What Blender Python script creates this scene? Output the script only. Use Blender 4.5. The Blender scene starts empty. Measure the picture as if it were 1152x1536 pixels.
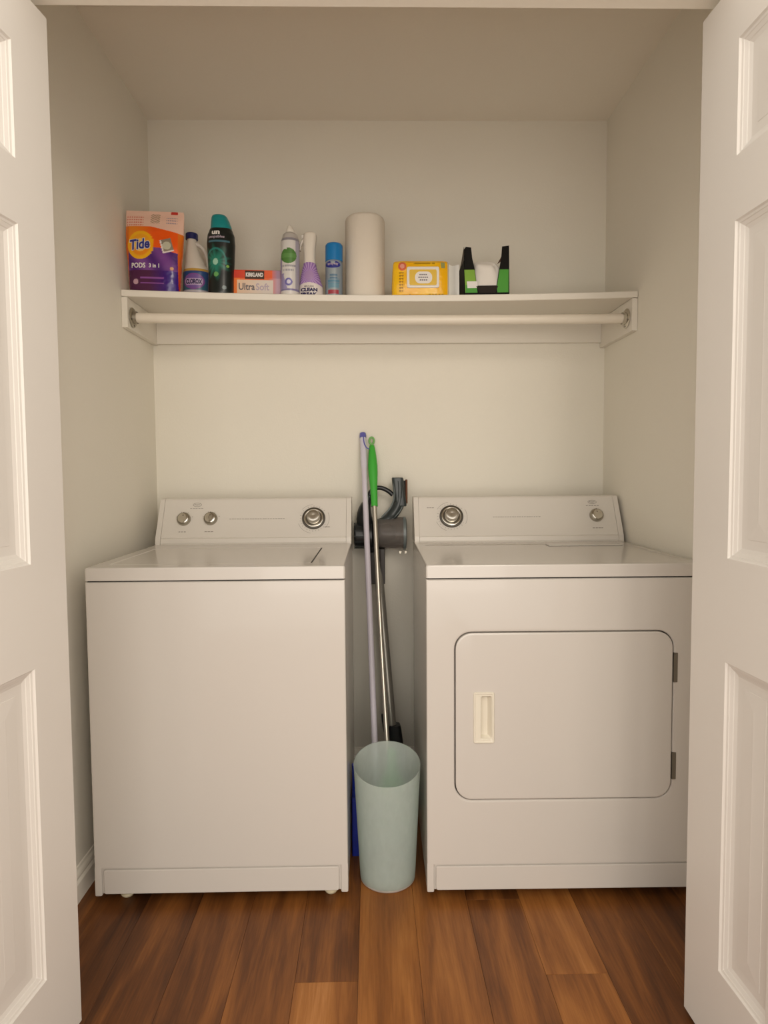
import bpy, bmesh, math, random
from mathutils import Vector, Matrix
random.seed(7)
PI = math.pi
SC = bpy.context.scene
COL = SC.collection

# ------------------------------------------------------------------ camera
cd = bpy.data.cameras.new('camera'); cam = bpy.data.objects.new('camera', cd); COL.objects.link(cam)
SC.camera = cam
cd.sensor_fit = 'VERTICAL'; cd.sensor_height = 36.0; cd.lens = 36.0*992.93/1536.0
cd.clip_start = 0.02
_R = Vector((0.99978176, -0.01953964, -0.00739214)); _U = Vector((0.00850054, 0.05726505, 0.99832282)); _F = Vector((0.01908356, 0.99816778, -0.05741865))
cam.matrix_world = Matrix(((_R.x, _U.x, -_F.x, 0), (_R.y, _U.y, -_F.y, -1.734), (_R.z, _U.z, -_F.z, 1.162), (0, 0, 0, 1)))

# ------------------------------------------------------------------ world, lights, exposure
w = bpy.data.worlds.new('room_ambient'); SC.world = w; w.use_nodes = True
bg = w.node_tree.nodes['Background']; bg.inputs[0].default_value = (1.0, 0.925, 0.83, 1); bg.inputs[1].default_value = 1.36

def area(name, loc, target, size, power, color, shape='SQUARE', sy=None):
    l = bpy.data.lights.new(name, 'AREA'); l.energy = power; l.color = color; l.size = size; l.shape = shape
    if sy: l.size_y = sy
    o = bpy.data.objects.new(name, l); COL.objects.link(o); o.location = loc
    o.rotation_euler = (Vector(target)-Vector(loc)).to_track_quat('-Z', 'Y').to_euler()
    return o
area('room_ceiling_light', (0.7, -2.9, 2.35), (0.0, 0.2, 1.2), 0.7, 18, (1.0, 0.89, 0.75))
area('room_fill_light', (0.05, -3.4, 1.0), (0.0, 0.3, 2.0), 1.8, 23, (1.0, 0.935, 0.85), 'RECTANGLE', 1.5)  # added soft frontal fill, aimed upward to brighten the upper closet; no actual window
SC.view_settings.view_transform = 'Standard'; SC.view_settings.look = 'None'
SC.view_settings.gamma = 1.0; SC.view_settings.use_curve_mapping = False
SC.view_settings.exposure = 0.12

# ------------------------------------------------------------------ helpers
def lin(c):
    if isinstance(c, str):
        c = tuple(int(c[i:i+2], 16)/255 for i in (0, 2, 4))
    return tuple(((x/12.92) if x <= 0.04045 else ((x+0.055)/1.055)**2.4) for x in c)

def mat(name, col, rough=0.5, metal=0.0, bump=0.0, bscale=200.0, coat=0.0, trans=0.0, ior=1.45, var=0.0, vscale=6.0, spec=0.5):
    m = bpy.data.materials.new(name); m.use_nodes = True
    nt = m.node_tree; b = nt.nodes['Principled BSDF']
    rgb = lin(col) if isinstance(col, str) else col
    b.inputs['Base Color'].default_value = (*rgb, 1)
    b.inputs['Roughness'].default_value = rough; b.inputs['Metallic'].default_value = metal
    b.inputs['Coat Weight'].default_value = coat; b.inputs['Transmission Weight'].default_value = trans
    b.inputs['IOR'].default_value = ior; b.inputs['Specular IOR Level'].default_value = spec
    tc = nt.nodes.new('ShaderNodeTexCoord')
    if var > 0:
        n = nt.nodes.new('ShaderNodeTexNoise'); n.inputs['Scale'].default_value = vscale; n.inputs['Detail'].default_value = 4
        nt.links.new(tc.outputs['Object'], n.inputs['Vector'])
        mx = nt.nodes.new('ShaderNodeMix'); mx.data_type = 'RGBA'
        mx.inputs['A'].default_value = (*[x*(1-var) for x in rgb], 1); mx.inputs['B'].default_value = (*[min(1, x*(1+var)) for x in rgb], 1)
        nt.links.new(n.outputs['Fac'], mx.inputs['Factor']); nt.links.new(mx.outputs['Result'], b.inputs['Base Color'])
    if bump > 0:
        n = nt.nodes.new('ShaderNodeTexNoise'); n.inputs['Scale'].default_value = bscale; n.inputs['Detail'].default_value = 3
        nt.links.new(tc.outputs['Object'], n.inputs['Vector'])
        bp = nt.nodes.new('ShaderNodeBump'); bp.inputs['Strength'].default_value = bump; bp.inputs['Distance'].default_value = 0.002
        nt.links.new(n.outputs['Fac'], bp.inputs['Height']); nt.links.new(bp.outputs['Normal'], b.inputs['Normal'])
    return m

WALL = mat('wall_paint', (0.83, 0.79, 0.695), 0.75, bump=0.25, bscale=170, var=0.015, vscale=3)
CEIL = mat('ceiling_paint', (0.90, 0.85, 0.75), 0.85, bump=0.3, bscale=150)
TRIM = mat('trim_paint', (0.90, 0.85, 0.75), 0.4, bump=0.03, bscale=60)
DOORM = mat('door_paint', (0.70, 0.662, 0.612), 0.38, bump=0.05, bscale=90, var=0.012)
SHELF = mat('shelf_paint', (0.80, 0.755, 0.67), 0.45, bump=0.04, bscale=80)
ENAMEL = mat('white_enamel', (0.60, 0.563, 0.518), 0.2, coat=0.2, bump=0.012, bscale=35)
ENAMEL2 = mat('white_console_plastic', (0.70, 0.658, 0.60), 0.33, bump=0.02, bscale=400)
ALMOND = mat('almond_plastic', (0.74, 0.69, 0.58), 0.35, var=0.02)
DARK = mat('dark_gap', (0.03, 0.026, 0.022), 0.7, var=0.1)
HINGE = mat('hinge_steel', (0.22, 0.20, 0.17), 0.35, 0.8, var=0.1)
CHROME = mat('chrome', (0.62, 0.59, 0.53), 0.18, 1.0, bump=0.02)
SATIN = mat('satin_nickel', (0.42, 0.39, 0.33), 0.35, 1.0, bump=0.03)
KNOBD = mat('knob_dark_ring', (0.10, 0.09, 0.075), 0.35, 0.6, var=0.1)
INK = mat('grey_ink', (0.22, 0.19, 0.165), 0.6, var=0.1)
CREAM = mat('cream_rubber', (0.66, 0.58, 0.40), 0.5, var=0.05)
BLACKP = mat('black_plastic', (0.014, 0.015, 0.017), 0.32, var=0.2)
GREYP = mat('smoke_grey_plastic', (0.036, 0.045, 0.046), 0.30, var=0.15)
LINEP = mat('edge_grey_plastic', (0.15, 0.175, 0.175), 0.3, var=0.1)
CUPM = mat('smoked_clear_plastic', (0.50, 0.46, 0.43), 0.12, trans=0.82, ior=1.2, bump=0.01)
FILT = mat('filter_grey', (0.10, 0.10, 0.085), 0.7, var=0.2)
POLEW = mat('lilac_white_pole', (0.62, 0.58, 0.66), 0.35, var=0.02)
BLUECAP = mat('violet_blue_plastic', (0.12, 0.12, 0.42), 0.35, var=0.05)
POLES = mat('silver_pole', (0.66, 0.62, 0.54), 0.28, 0.85, bump=0.01)
GREEN = mat('green_plastic', (0.055, 0.42, 0.045), 0.38, var=0.06)
BRISTLE = mat('green_bristles', (0.04, 0.30, 0.10), 0.7, bump=0.4, bscale=300)
BLUEP = mat('blue_plastic', (0.012, 0.03, 0.36), 0.35, var=0.06)
TUBEG = mat('grey_wand', (0.36, 0.34, 0.30), 0.3, 0.5, var=0.05)
PAPER = mat('paper_towel', (0.74, 0.67, 0.57), 0.9, bump=0.5, bscale=130)
TISSUE = mat('white_tissue', (0.80, 0.76, 0.70), 0.8, bump=0.3, bscale=120)
WHITEP = mat('white_plastic', (0.78, 0.74, 0.68), 0.35, var=0.02)
BROWNC = mat('brown_cardboard', (0.13, 0.05, 0.025), 0.8, var=0.1)
def ink(name, c): return mat(name, c, 0.45, var=0.02)
T_WHITE = ink('print_white', (0.78, 0.74, 0.70)); T_BLUE = ink('print_blue', '2a2f86'); T_NAVY = ink('print_navy', '2b2350')
T_RED = ink('print_red', 'b83a32'); T_GREY = ink('print_grey', '6b6468'); T_PALE = ink('print_pale', 'b9a9b6'); T_BLACK = ink('print_black', '1c1512'); T_OLIVE = ink('print_olive', '7a5a10')

def frosted():
    m = bpy.data.materials.new('frosted_plastic'); m.use_nodes = True; nt = m.node_tree
    b = nt.nodes['Principled BSDF']; out = nt.nodes['Material Output']
    b.inputs['Base Color'].default_value = (0.86, 0.93, 0.90, 1); b.inputs['Roughness'].default_value = 0.38
    tr = nt.nodes.new('ShaderNodeBsdfTranslucent'); tr.inputs[0].default_value = (0.88, 0.95, 0.92, 1)
    rf = nt.nodes.new('ShaderNodeBsdfRefraction'); rf.inputs['Color'].default_value = (0.95, 0.985, 0.96, 1); rf.inputs['Roughness'].default_value = 0.22; rf.inputs['IOR'].default_value = 1.12
    m1 = nt.nodes.new('ShaderNodeMixShader'); m1.inputs[0].default_value = 0.5
    m2 = nt.nodes.new('ShaderNodeMixShader')
    n = nt.nodes.new('ShaderNodeTexNoise'); n.inputs['Scale'].default_value = 12
    mr = nt.nodes.new('ShaderNodeMapRange'); mr.inputs['To Min'].default_value = 0.52; mr.inputs['To Max'].default_value = 0.60
    nt.links.new(n.outputs['Fac'], mr.inputs['Value']); nt.links.new(mr.outputs['Result'], m2.inputs[0])
    nt.links.new(b.outputs[0], m1.inputs[1]); nt.links.new(tr.outputs[0], m1.inputs[2])
    nt.links.new(m1.outputs[0], m2.inputs[1]); nt.links.new(rf.outputs[0], m2.inputs[2]); nt.links.new(m2.outputs[0], out.inputs[0])
    return m
FROST = frosted()

def printed(name, rough=0.35, bump=0.0, bscale=40):
    m = bpy.data.materials.new(name); m.use_nodes = True; nt = m.node_tree; b = nt.nodes['Principled BSDF']
    a = nt.nodes.new('ShaderNodeAttribute'); a.attribute_name = 'print'
    nt.links.new(a.outputs['Color'], b.inputs['Base Color']); b.inputs['Roughness'].default_value = rough
    if bump:
        tc = nt.nodes.new('ShaderNodeTexCoord'); n = nt.nodes.new('ShaderNodeTexNoise'); n.inputs['Scale'].default_value = bscale
        bp = nt.nodes.new('ShaderNodeBump'); bp.inputs['Strength'].default_value = bump; bp.inputs['Distance'].default_value = 0.006
        nt.links.new(tc.outputs['Object'], n.inputs['Vector']); nt.links.new(n.outputs['Fac'], bp.inputs['Height']); nt.links.new(bp.outputs['Normal'], b.inputs['Normal'])
    return m
PRINT = printed('printed_plastic', 0.3); PFILM = printed('printed_film', 0.22, 0.5, 28); PCARD = printed('printed_card', 0.5)

def wood():
    m = bpy.data.materials.new('vinyl_plank_wood'); m.use_nodes = True; nt = m.node_tree; b = nt.nodes['Principled BSDF']; L = nt.links.new
    tc = nt.nodes.new('ShaderNodeTexCoord'); at = nt.nodes.new('ShaderNodeAttribute'); at.attribute_type = 'OBJECT'; at.attribute_name = 'tone'
    sd = nt.nodes.new('ShaderNodeAttribute'); sd.attribute_type = 'OBJECT'; sd.attribute_name = 'seed'
    off = nt.nodes.new('ShaderNodeVectorMath'); off.operation = 'ADD'
    cmb = nt.nodes.new('ShaderNodeCombineXYZ'); L(sd.outputs['Fac'], cmb.inputs['X']); L(sd.outputs['Fac'], cmb.inputs['Y'])
    L(tc.outputs['Object'], off.inputs[0]); L(cmb.outputs[0], off.inputs[1])
    def noise(sx, sy, sc, det, rough=0.55, dist=0.0):
        mp = nt.nodes.new('ShaderNodeMapping'); mp.inputs['Scale'].default_value = (sx, sy, 1); L(off.outputs[0], mp.inputs['Vector'])
        n = nt.nodes.new('ShaderNodeTexNoise'); n.inputs['Scale'].default_value = sc; n.inputs['Detail'].default_value = det; n.inputs['Roughness'].default_value = rough; n.inputs['Distortion'].default_value = dist
        L(mp.outputs[0], n.inputs['Vector']); return n
    big = noise(9, 0.9, 1.6, 4, 0.55, 0.6); fine = noise(60, 2.2, 3.0, 6, 0.65, 0.3); pore = noise(260, 9, 2.0, 3)
    def math_(op, a, c):
        n = nt.nodes.new('ShaderNodeMath'); n.operation = op
        for i, x in enumerate((a, c)):
            if isinstance(x, (int, float)): n.inputs[i].default_value = x
            else: L(x, n.inputs[i])
        return n.outputs[0]
    s = math_('ADD', math_('MULTIPLY', math_('SUBTRACT', big.outputs['Fac'], 0.5), 1.3), math_('MULTIPLY', math_('SUBTRACT', fine.outputs['Fac'], 0.5), 0.42))
    s = math_('ADD', s, math_('MULTIPLY', math_('SUBTRACT', pore.outputs['Fac'], 0.5), 0.18))
    s = math_('ADD', s, at.outputs['Fac'])
    cr = nt.nodes.new('ShaderNodeValToRGB'); L(s, cr.inputs[0])
    e = cr.color_ramp.elements; e[0].position = 0.0; e[0].color = (0.046, 0.0155, 0.005, 1); e[1].position = 1.0; e[1].color = (0.50, 0.225, 0.075, 1)
    for p, c in ((0.3, (0.130, 0.044, 0.0105)), (0.52, (0.235, 0.084, 0.0185)), (0.75, (0.345, 0.135, 0.032))):
        q = cr.color_ramp.elements.new(p); q.color = (*c, 1)
    L(cr.outputs[0], b.inputs['Base Color']); b.inputs['Roughness'].default_value = 0.42; b.inputs['Specular IOR Level'].default_value = 0.35
    bp = nt.nodes.new('ShaderNodeBump'); bp.inputs['Strength'].default_value = 0.15; bp.inputs['Distance'].default_value = 0.001
    L(fine.outputs['Fac'], bp.inputs['Height']); L(bp.outputs[0], b.inputs['Normal'])
    return m
WOOD = wood()

# -------- object helpers
def tag(o, label=None, cat=None, group=None, kind=None):
    if label: o['label'] = label
    if cat: o['category'] = cat
    if group: o['group'] = group
    if kind: o['kind'] = kind
    return o
def thing(name, label, cat, loc=(0, 0, 0), rot=(0, 0, 0), group=None):
    o = bpy.data.objects.new(name, None); COL.objects.link(o); o.location = loc; o.rotation_euler = rot
    o.empty_display_size = 0.05
    return tag(o, label, cat, group)
def link(name, me, m, parent=None, smooth=False, loc=None, rot=None):
    o = bpy.data.objects.new(name, me); COL.objects.link(o)
    if m is not None: me.materials.append(m)
    if parent: o.parent = parent
    if loc: o.location = loc
    if rot: o.rotation_euler = rot
    if smooth:
        for p in me.polygons: p.use_smooth = True
        if smooth == 'auto':
            me.set_sharp_from_angle(angle=math.radians(35))
            if len(me.vertices) < 1500:
                wn = o.modifiers.new('weighted_normals', 'WEIGHTED_NORMAL'); wn.keep_sharp = True; wn.weight = 100
    return o
def from_bm(name, bm, m, parent=None, smooth=False, loc=None, rot=None):
    bmesh.ops.recalc_face_normals(bm, faces=bm.faces)
    me = bpy.data.meshes.new(name); bm.to_mesh(me); bm.free()
    return link(name, me, m, parent, smooth, loc, rot)
def add_box(bm, x0, x1, y0, y1, z0, z1, bev=0.0, seg=2):
    r = bmesh.ops.create_cube(bm, size=1.0); vs = r['verts']
    for v in vs:
        v.co = Vector((x0 if v.co.x < 0 else x1, y0 if v.co.y < 0 else y1, z0 if v.co.z < 0 else z1))
    if bev > 0:
        es = list({e for v in vs for e in v.link_edges})
        bmesh.ops.bevel(bm, geom=es, offset=bev, segments=seg, profile=0.5, affect='EDGES')
def box(name, x0, x1, y0, y1, z0, z1, m, parent=None, bev=0.0, seg=2):
    bm = bmesh.new(); add_box(bm, x0, x1, y0, y1, z0, z1, bev, seg)
    return from_bm(name, bm, m, parent, 'auto' if bev else False)
def loft(bm, loops, cap0=True, cap1=True):
    vl = [[bm.verts.new(p) for p in lp] for lp in loops]
    n = len(loops[0])
    for a, b in zip(vl, vl[1:]):
        for i in range(n):
            j = (i+1) % n
            try: bm.faces.new((a[i], a[j], b[j], b[i]))
            except ValueError: pass
    if cap0: bm.faces.new(vl[0][::-1])
    if cap1: bm.faces.new(vl[-1])
    return vl
def rrect(x0, x1, z0, z1, r, n=6):
    pts = []
    for cx, cz, a0 in ((x1-r, z1-r, 0), (x0+r, z1-r, 90), (x0+r, z0+r, 180), (x1-r, z0+r, 270)):
        for k in range(n+1):
            a = math.radians(a0+90*k/n); pts.append((cx+r*math.cos(a), cz+r*math.sin(a)))
    return pts
def rr_xz(x0, x1, z0, z1, r, y, n=6): return [(a, y, b) for a, b in rrect(x0, x1, z0, z1, max(r, 1e-5), n)]
def rr_xy(x0, x1, y0, y1, r, z, n=6): return [(a, b, z) for a, b in rrect(x0, x1, y0, y1, max(r, 1e-5), n)]
def catmull(pts, n):
    P = [Vector(p) for p in pts]; out = []
    for i in range(len(P)-1):
        a = P[max(i-1, 0)]; b = P[i]; c = P[i+1]; d = P[min(i+2, len(P)-1)]
        for k in range(n):
            t = k/n; out.append(0.5*((2*b)+(c-a)*t+(2*a-5*b+4*c-d)*t*t+(3*b-a-3*c+d)*t**3))
    out.append(P[-1]); return out
def add_tube(bm, pts, rad, n=16, ell=None, caps=True):
    """tube through pts; rad a number or list; ell = (sx, sy) squash of the section"""
    pts = [Vector(p) for p in pts]; m = len(pts)
    if isinstance(rad, (int, float)): rad = [rad]*m
    loops = []; ref = None
    for i, p in enumerate(pts):
        t = (pts[min(i+1, m-1)]-pts[max(i-1, 0)]).normalized()
        if ref is None: ref = Vector((0, 1, 0)) if abs(t.y) < 0.9 else Vector((1, 0, 0))
        a = (ref-t*ref.dot(t)).normalized(); ref = a; b = t.cross(a)
        e = ell or (1, 1)
        loops.append([p+(a*math.cos(2*PI*k/n)*e[0]+b*math.sin(2*PI*k/n)*e[1])*rad[i] for k in range(n)])
    loft(bm, loops, caps, caps)
def tube(name, pts, rad, m, parent=None, n=16, ell=None):
    bm = bmesh.new(); add_tube(bm, pts, rad, n, ell); return from_bm(name, bm, m, parent, 'auto')
def lathe(name, prof, m, parent=None, n=32, axis='Z', loc=(0, 0, 0), frame=None, cap0=True, cap1=True):
    """prof = (radius, height) list"""
    bm = bmesh.new(); loops = []
    for r, h in prof:
        lp = []
        for k in range(n):
            a = 2*PI*k/n; c, s = math.cos(a)*r, math.sin(a)*r
            if frame: o, u, v, nn = frame; lp.append(o+u*c+v*s+nn*h)
            elif axis == 'Z': lp.append((c, s, h))
            elif axis == 'X': lp.append((h, c, s))
            else: lp.append((c, h, s))
        loops.append(lp)
    loft(bm, loops, cap0, cap1)
    o = from_bm(name, bm, m, parent, 'auto'); o.location = loc; return o
def prism_x(name, poly, x0, x1, m, parent=None, bev=0.0):
    bm = bmesh.new(); loft(bm, [[(x0, y, z) for y, z in poly], [(x1, y, z) for y, z in poly]])
    if bev: bmesh.ops.bevel(bm, geom=list(bm.edges), offset=bev, segments=2, profile=0.5, affect='EDGES')
    return from_bm(name, bm, m, parent, 'auto' if bev else False)

def text_geo(body, height, bold=0.0, spacing=1.0):
    c = bpy.data.curves.new('t', 'FONT'); c.body = body; c.size = 1.0; c.align_x = 'CENTER'; c.align_y = 'CENTER'; c.offset = bold; c.space_character = spacing; c.resolution_u = 3
    o = bpy.data.objects.new('t', c); COL.objects.link(o); bpy.context.view_layer.update()
    me = bpy.data.meshes.new_from_object(o.evaluated_get(bpy.context.evaluated_depsgraph_get()))
    vs = [v.co.copy() for v in me.vertices]; fs = [tuple(p.vertices) for p in me.polygons]
    bpy.data.objects.remove(o); bpy.data.curves.remove(c); bpy.data.meshes.remove(me)
    xs = [v.x for v in vs]; ys = [v.y for v in vs]; cx = (min(xs)+max(xs))/2; cy = (min(ys)+max(ys))/2
    s = height/(max(ys)-min(ys))
    return [((v.x-cx)*s, (v.y-cy)*s) for v in vs], fs
def text_obj(name, body, height, fmap, m, parent, width=None, bold=0.0, rot=0.0, shear=0.0, raise_=0.0):
    """fmap(x, z) maps flat letter coordinates onto the surface"""
    vs, fs = text_geo(body, height, bold)
    if width:
        w0 = max(v[0] for v in vs)-min(v[0] for v in vs); k = width/w0; vs = [(a*k, b) for a, b in vs]
    vs = [(a+b*shear, b) for a, b in vs]
    c, s = math.cos(rot), math.sin(rot); vs = [(a*c-b*s, a*s+b*c) for a, b in vs]
    me = bpy.data.meshes.new(name); me.from_pydata([fmap(a, b) for a, b in vs], [], fs); me.update()
    return link(name, me, m, parent)

# ------------------------------------------------------------------ setting
XL, XR, YB, ZC = -0.819, 0.898, 0.816, 2.479
YF, YW = -0.385, -0.50          # back and front plane of the wall that holds the closet opening
JL, JR, ZH = -0.715, 0.755, 2.074

def wallpiece(name, x0, x1, y0, y1, z0, z1, m=WALL):
    o = box(name, x0, x1, y0, y1, z0, z1, m); return tag(o, kind='structure')
wallpiece('wall_left', XL-0.1, XL, YF, YB+0.1, 0, ZC)
wallpiece('wall_right', XR, XR+0.1, YF, YB+0.1, 0, ZC)
wallpiece('wall_back', XL, XR, YB, YB+0.1, 0, ZC)
wallpiece('ceiling', XL-0.1, XR+0.1, YF, YB+0.1, ZC, ZC+0.1, CEIL)
bm = bmesh.new()
add_box(bm, -1.9, JL-0.018, YW, YF, 0, ZC+0.1); add_box(bm, JR+0.018, 2.0, YW, YF, 0, ZC+0.1); add_box(bm, JL-0.018, JR+0.018, YW, YF, ZH+0.018, ZC+0.1)
tag(from_bm('wall_front', bm, WALL), kind='structure')
# jamb lining and casing round the opening
bm = bmesh.new()
add_box(bm, JL-0.018, JL, YW-0.002, YF+0.002, 0.0, ZH+0.018, 0.002); add_box(bm, JR, JR+0.018, YW-0.002, YF+0.002, 0.0, ZH+0.018, 0.002)
add_box(bm, JL-0.018, JR+0.018, YW-0.002, YF+0.002, ZH, ZH+0.018, 0.002)
tag(from_bm('trim_1', bm, TRIM, None, 'auto'), kind='structure')
bm = bmesh.new()
for x0, x1 in ((JL-0.075, JL-0.006), (JR+0.006, JR+0.075)):
    add_box(bm, x0, x1, YW-0.016, YW, 0.0, ZH+0.075, 0.004)
add_box(bm, JL-0.075, JR+0.075, YW-0.018, YW, ZH+0.006, ZH+0.075, 0.004)
tag(from_bm('trim_2', bm, TRIM, None, 'auto'), kind='structure')
# bifold track under the head of the opening
bm = bmesh.new(); add_box(bm, JL+0.01, JR-0.01, -0.462, -0.440, ZH-0.010, ZH, 0.001)
tag(from_bm('trim_3', bm, TRIM, None, 'auto'), kind='structure')
# baseboards
prof = [(0, 0), (0.013, 0), (0.013, 0.052), (0.011, 0.056), (0.0085, 0.060), (0.0095, 0.067), (0.008, 0.074), (0.004, 0.081), (0.003, 0.088), (0, 0.090)]
def baseboard(name, a, b, nrm):
    a, b, nrm = Vector(a), Vector(b), Vector(nrm); bm = bmesh.new()
    loft(bm, [[p+nrm*d+Vector((0, 0, z)) for d, z in prof] for p in (a, b)])
    tag(from_bm(name, bm, TRIM), kind='structure')
baseboard('baseboard_left', (XL, YF, 0), (XL, YB, 0), (1, 0, 0))
baseboard('baseboard_right', (XR, YF, 0), (XR, YB, 0), (-1, 0, 0))
baseboard('baseboard_back', (XL+0.013, YB, 0), (XR-0.013, YB, 0), (0, -1, 0))

# floor: planks laid front to back
floor = box('floor', -1.9, 2.0, -3.2, 0.9, -0.03, -0.008, DARK); tag(floor, kind='structure')
PWD = 0.1452
def plank_mesh(l, wdt):
    c = 0.0006; bm = bmesh.new(); x0, x1, y0, y1 = 0.0003, wdt-0.0003, 0.0003, l-0.0003
    loft(bm, [[(x0, y0, -0.008), (x1, y0, -0.008), (x1, y1, -0.008), (x0, y1, -0.008)], [(x0, y0, -c*0.6), (x1, y0, -c*0.6), (x1, y1, -c*0.6), (x0, y1, -c*0.6)],
              [(x0+c, y0+c, 0), (x1-c, y0+c, 0), (x1-c, y1-c, 0), (x0+c, y1-c, 0)]])
    bmesh.ops.recalc_face_normals(bm, faces=bm.faces); me = bpy.data.meshes.new('plank'); bm.to_mesh(me); bm.free(); me.materials.append(WOOD); return me
cache = {}
PL = 1.22
spec = {-4: (0.36, 0.30), -3: (0.10, 0.33), -2: (-0.72, 0.27), -1: (0.62, 0.40), 0: (-0.278, 0.47), 1: (0.52, 0.50), 2: (0.44, 0.46), 3: (0.004, 0.36), 4: (-0.270, 0.56), 5: (0.40, 0.33), 6: (-0.9, 0.36)}
tones = {(-4, 0): 0.24, (-3, 0): 0.27, (-2, 0): 0.29, (-2, 1): 0.29, (-1, 0): 0.43, (0, 0): 0.66, (0, 1): 0.40, (1, 0): 0.55, (2, 0): 0.50, (3, 0): 0.40, (3, 1): 0.38, (4, 0): 0.46, (4, 1): 0.62, (5, 0): 0.32, (6, 0): 0.36}
for c in range(-13, 14):
    x0 = -0.185+PWD*c
    if x0 > 1.95 or x0+PWD < -1.9: continue
    jy, tn = spec.get(c, (random.uniform(-0.6, 0.6), random.uniform(0.28, 0.5)))
    y = jy
    while y > -3.1: y -= PL
    k = round((y-jy)/PL)
    while y < 0.86:
        a, b = max(y, -3.2), min(y+PL, 0.9)
        if b-a > 0.02:
            key = round(b-a, 4)
            if key not in cache: cache[key] = plank_mesh(b-a, PWD)
            o = bpy.data.objects.new('plank', cache[key]); COL.objects.link(o); o.parent = floor; o.location = (x0, a, 0)
            o['tone'] = float(tones.get((c, k+1), tn+random.uniform(-0.06, 0.06))); o['seed'] = random.uniform(0, 50)
        y += PL; k += 1

# ------------------------------------------------------------------ bifold doors
PANELS = ((1.732, 1.941), (0.997, 1.620), (0.190, 0.803))
LEAFW, STILE, DTH = 0.40, 0.125, 0.034
def leaf(name, parent, pivot, ang, side, z0=0.012, z1=2.050):
    STILE = 0.113 if side > 0 else 0.126
    """a moulded three-panel leaf: local x along its width, local +y the face with panels seen in the photograph"""
    bm = bmesh.new()
    f = 0.0; zs = [z0+0.003] ; x0, x1 = 0.0, LEAFW; b = 0.0025
    # face with three openings: strips of quads between the breaks
    xb = [x0+b, STILE, LEAFW-STILE, x1-b]; zb = [z0+b]
    for lo, hi in sorted(PANELS): zb += [lo, hi]
    zb.append(z1-b)
    for yy in (0.0, -DTH):
        g = [[bm.verts.new((x, yy, z)) for z in zb] for x in xb]
        for i in range(3):
            for j in range(len(zb)-1):
                if i == 1 and j in (1, 3, 5): continue
                bm.faces.new((g[i][j], g[i+1][j], g[i+1][j+1], g[i][j+1]))
        if yy == 0.0: F = g
        else: B = g
    ring = lambda g: [g[i][0] for i in range(4)]+[g[3][j] for j in range(1, len(zb))]+[g[i][-1] for i in (2, 1, 0)]+[g[0][j] for j in range(len(zb)-2, 0, -1)]
    rf, rb = ring(F), ring(B)
    mid = []
    for v in rf:
        x, z = v.co.x, v.co.z
        X = x0 if abs(x-xb[0]) < 1e-6 else (x1 if abs(x-xb[3]) < 1e-6 else x); Z = z0 if abs(z-zb[0]) < 1e-6 else (z1 if abs(z-zb[-1]) < 1e-6 else z)
        mid.append((bm.verts.new((X, -b, Z)), bm.verts.new((X, -DTH+b, Z))))
    n = len(rf)
    for i in range(n):
        j = (i+1) % n
        bm.faces.new((rf[i], rf[j], mid[j][0], mid[i][0])); bm.faces.new((mid[i][0], mid[j][0], mid[j][1], mid[i][1])); bm.faces.new((mid[i][1], mid[j][1], rb[j], rb[i]))
    o = from_bm(name, bm, DOORM, parent, 'auto')
    if side < 0:
        for v in o.data.vertices: v.co.y = -v.co.y
        o.data.flip_normals()
    o.location = pivot; o.rotation_euler = (0, 0, ang)
    # raised panels with moulded sticking on both faces
    for lo, hi in PANELS:
        bm = bmesh.new(); xa, xc = STILE, LEAFW-STILE
        prof = [(0.0, 0.0), (0.0015, 0.0), (0.004, -0.0040), (0.0080, -0.0052), (0.0088, -0.0066), (0.0150, -0.0098), (0.0160, -0.0112), (0.0230, -0.0140), (0.0300, -0.0142), (0.0405, -0.0142), (0.0412, -0.0134), (0.0720, -0.0118), (0.0730, -0.0116)]
        lf = [[(xa+d, h, lo+d), (xc-d, h, lo+d), (xc-d, h, hi-d), (xa+d, h, hi-d)] for d, h in prof]
        lb = [[(xa+d, -DTH-h, lo+d), (xc-d, -DTH-h, lo+d), (xc-d, -DTH-h, hi-d), (xa+d, -DTH-h, hi-d)] for d, h in prof]
        loft(bm, lf, False, True); loft(bm, lb, False, True)
        q = from_bm('panel', bm, DOORM, o)
        if side < 0:
            for v in q.data.vertices: v.co.y = -v.co.y
            q.data.flip_normals()
    return o
def bifold(name, px, ang, side):
    d = leaf(name, None, (px, -0.384, 0), ang, side)
    tag(d, kind='structure')
    # the pivot leaf folded flat behind it, with the three hinges at the fold
    u = Vector((math.cos(ang), math.sin(ang), 0))
    back = leaf('back_leaf', d, (0, 0, 0), 0, side)
    back.location = (0.0, -side*(DTH+0.006), 0)
    for z in (0.25, 1.05, 1.85):
        bm = bmesh.new(); yy = -side*(DTH+0.003)
        add_tube(bm, [(LEAFW+0.002, yy, z-0.035), (LEAFW+0.002, yy, z+0.035)], 0.004, 10)
        from_bm('hinge', bm, SATIN, d, 'auto')
    return d
# local +y of the left door must face +X: rotate so that local x points to the camera
bifold('door_1', -0.621, math.radians(-96.5), 1)
bifold('door_2', 0.663, math.radians(-88.0), -1)

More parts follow.
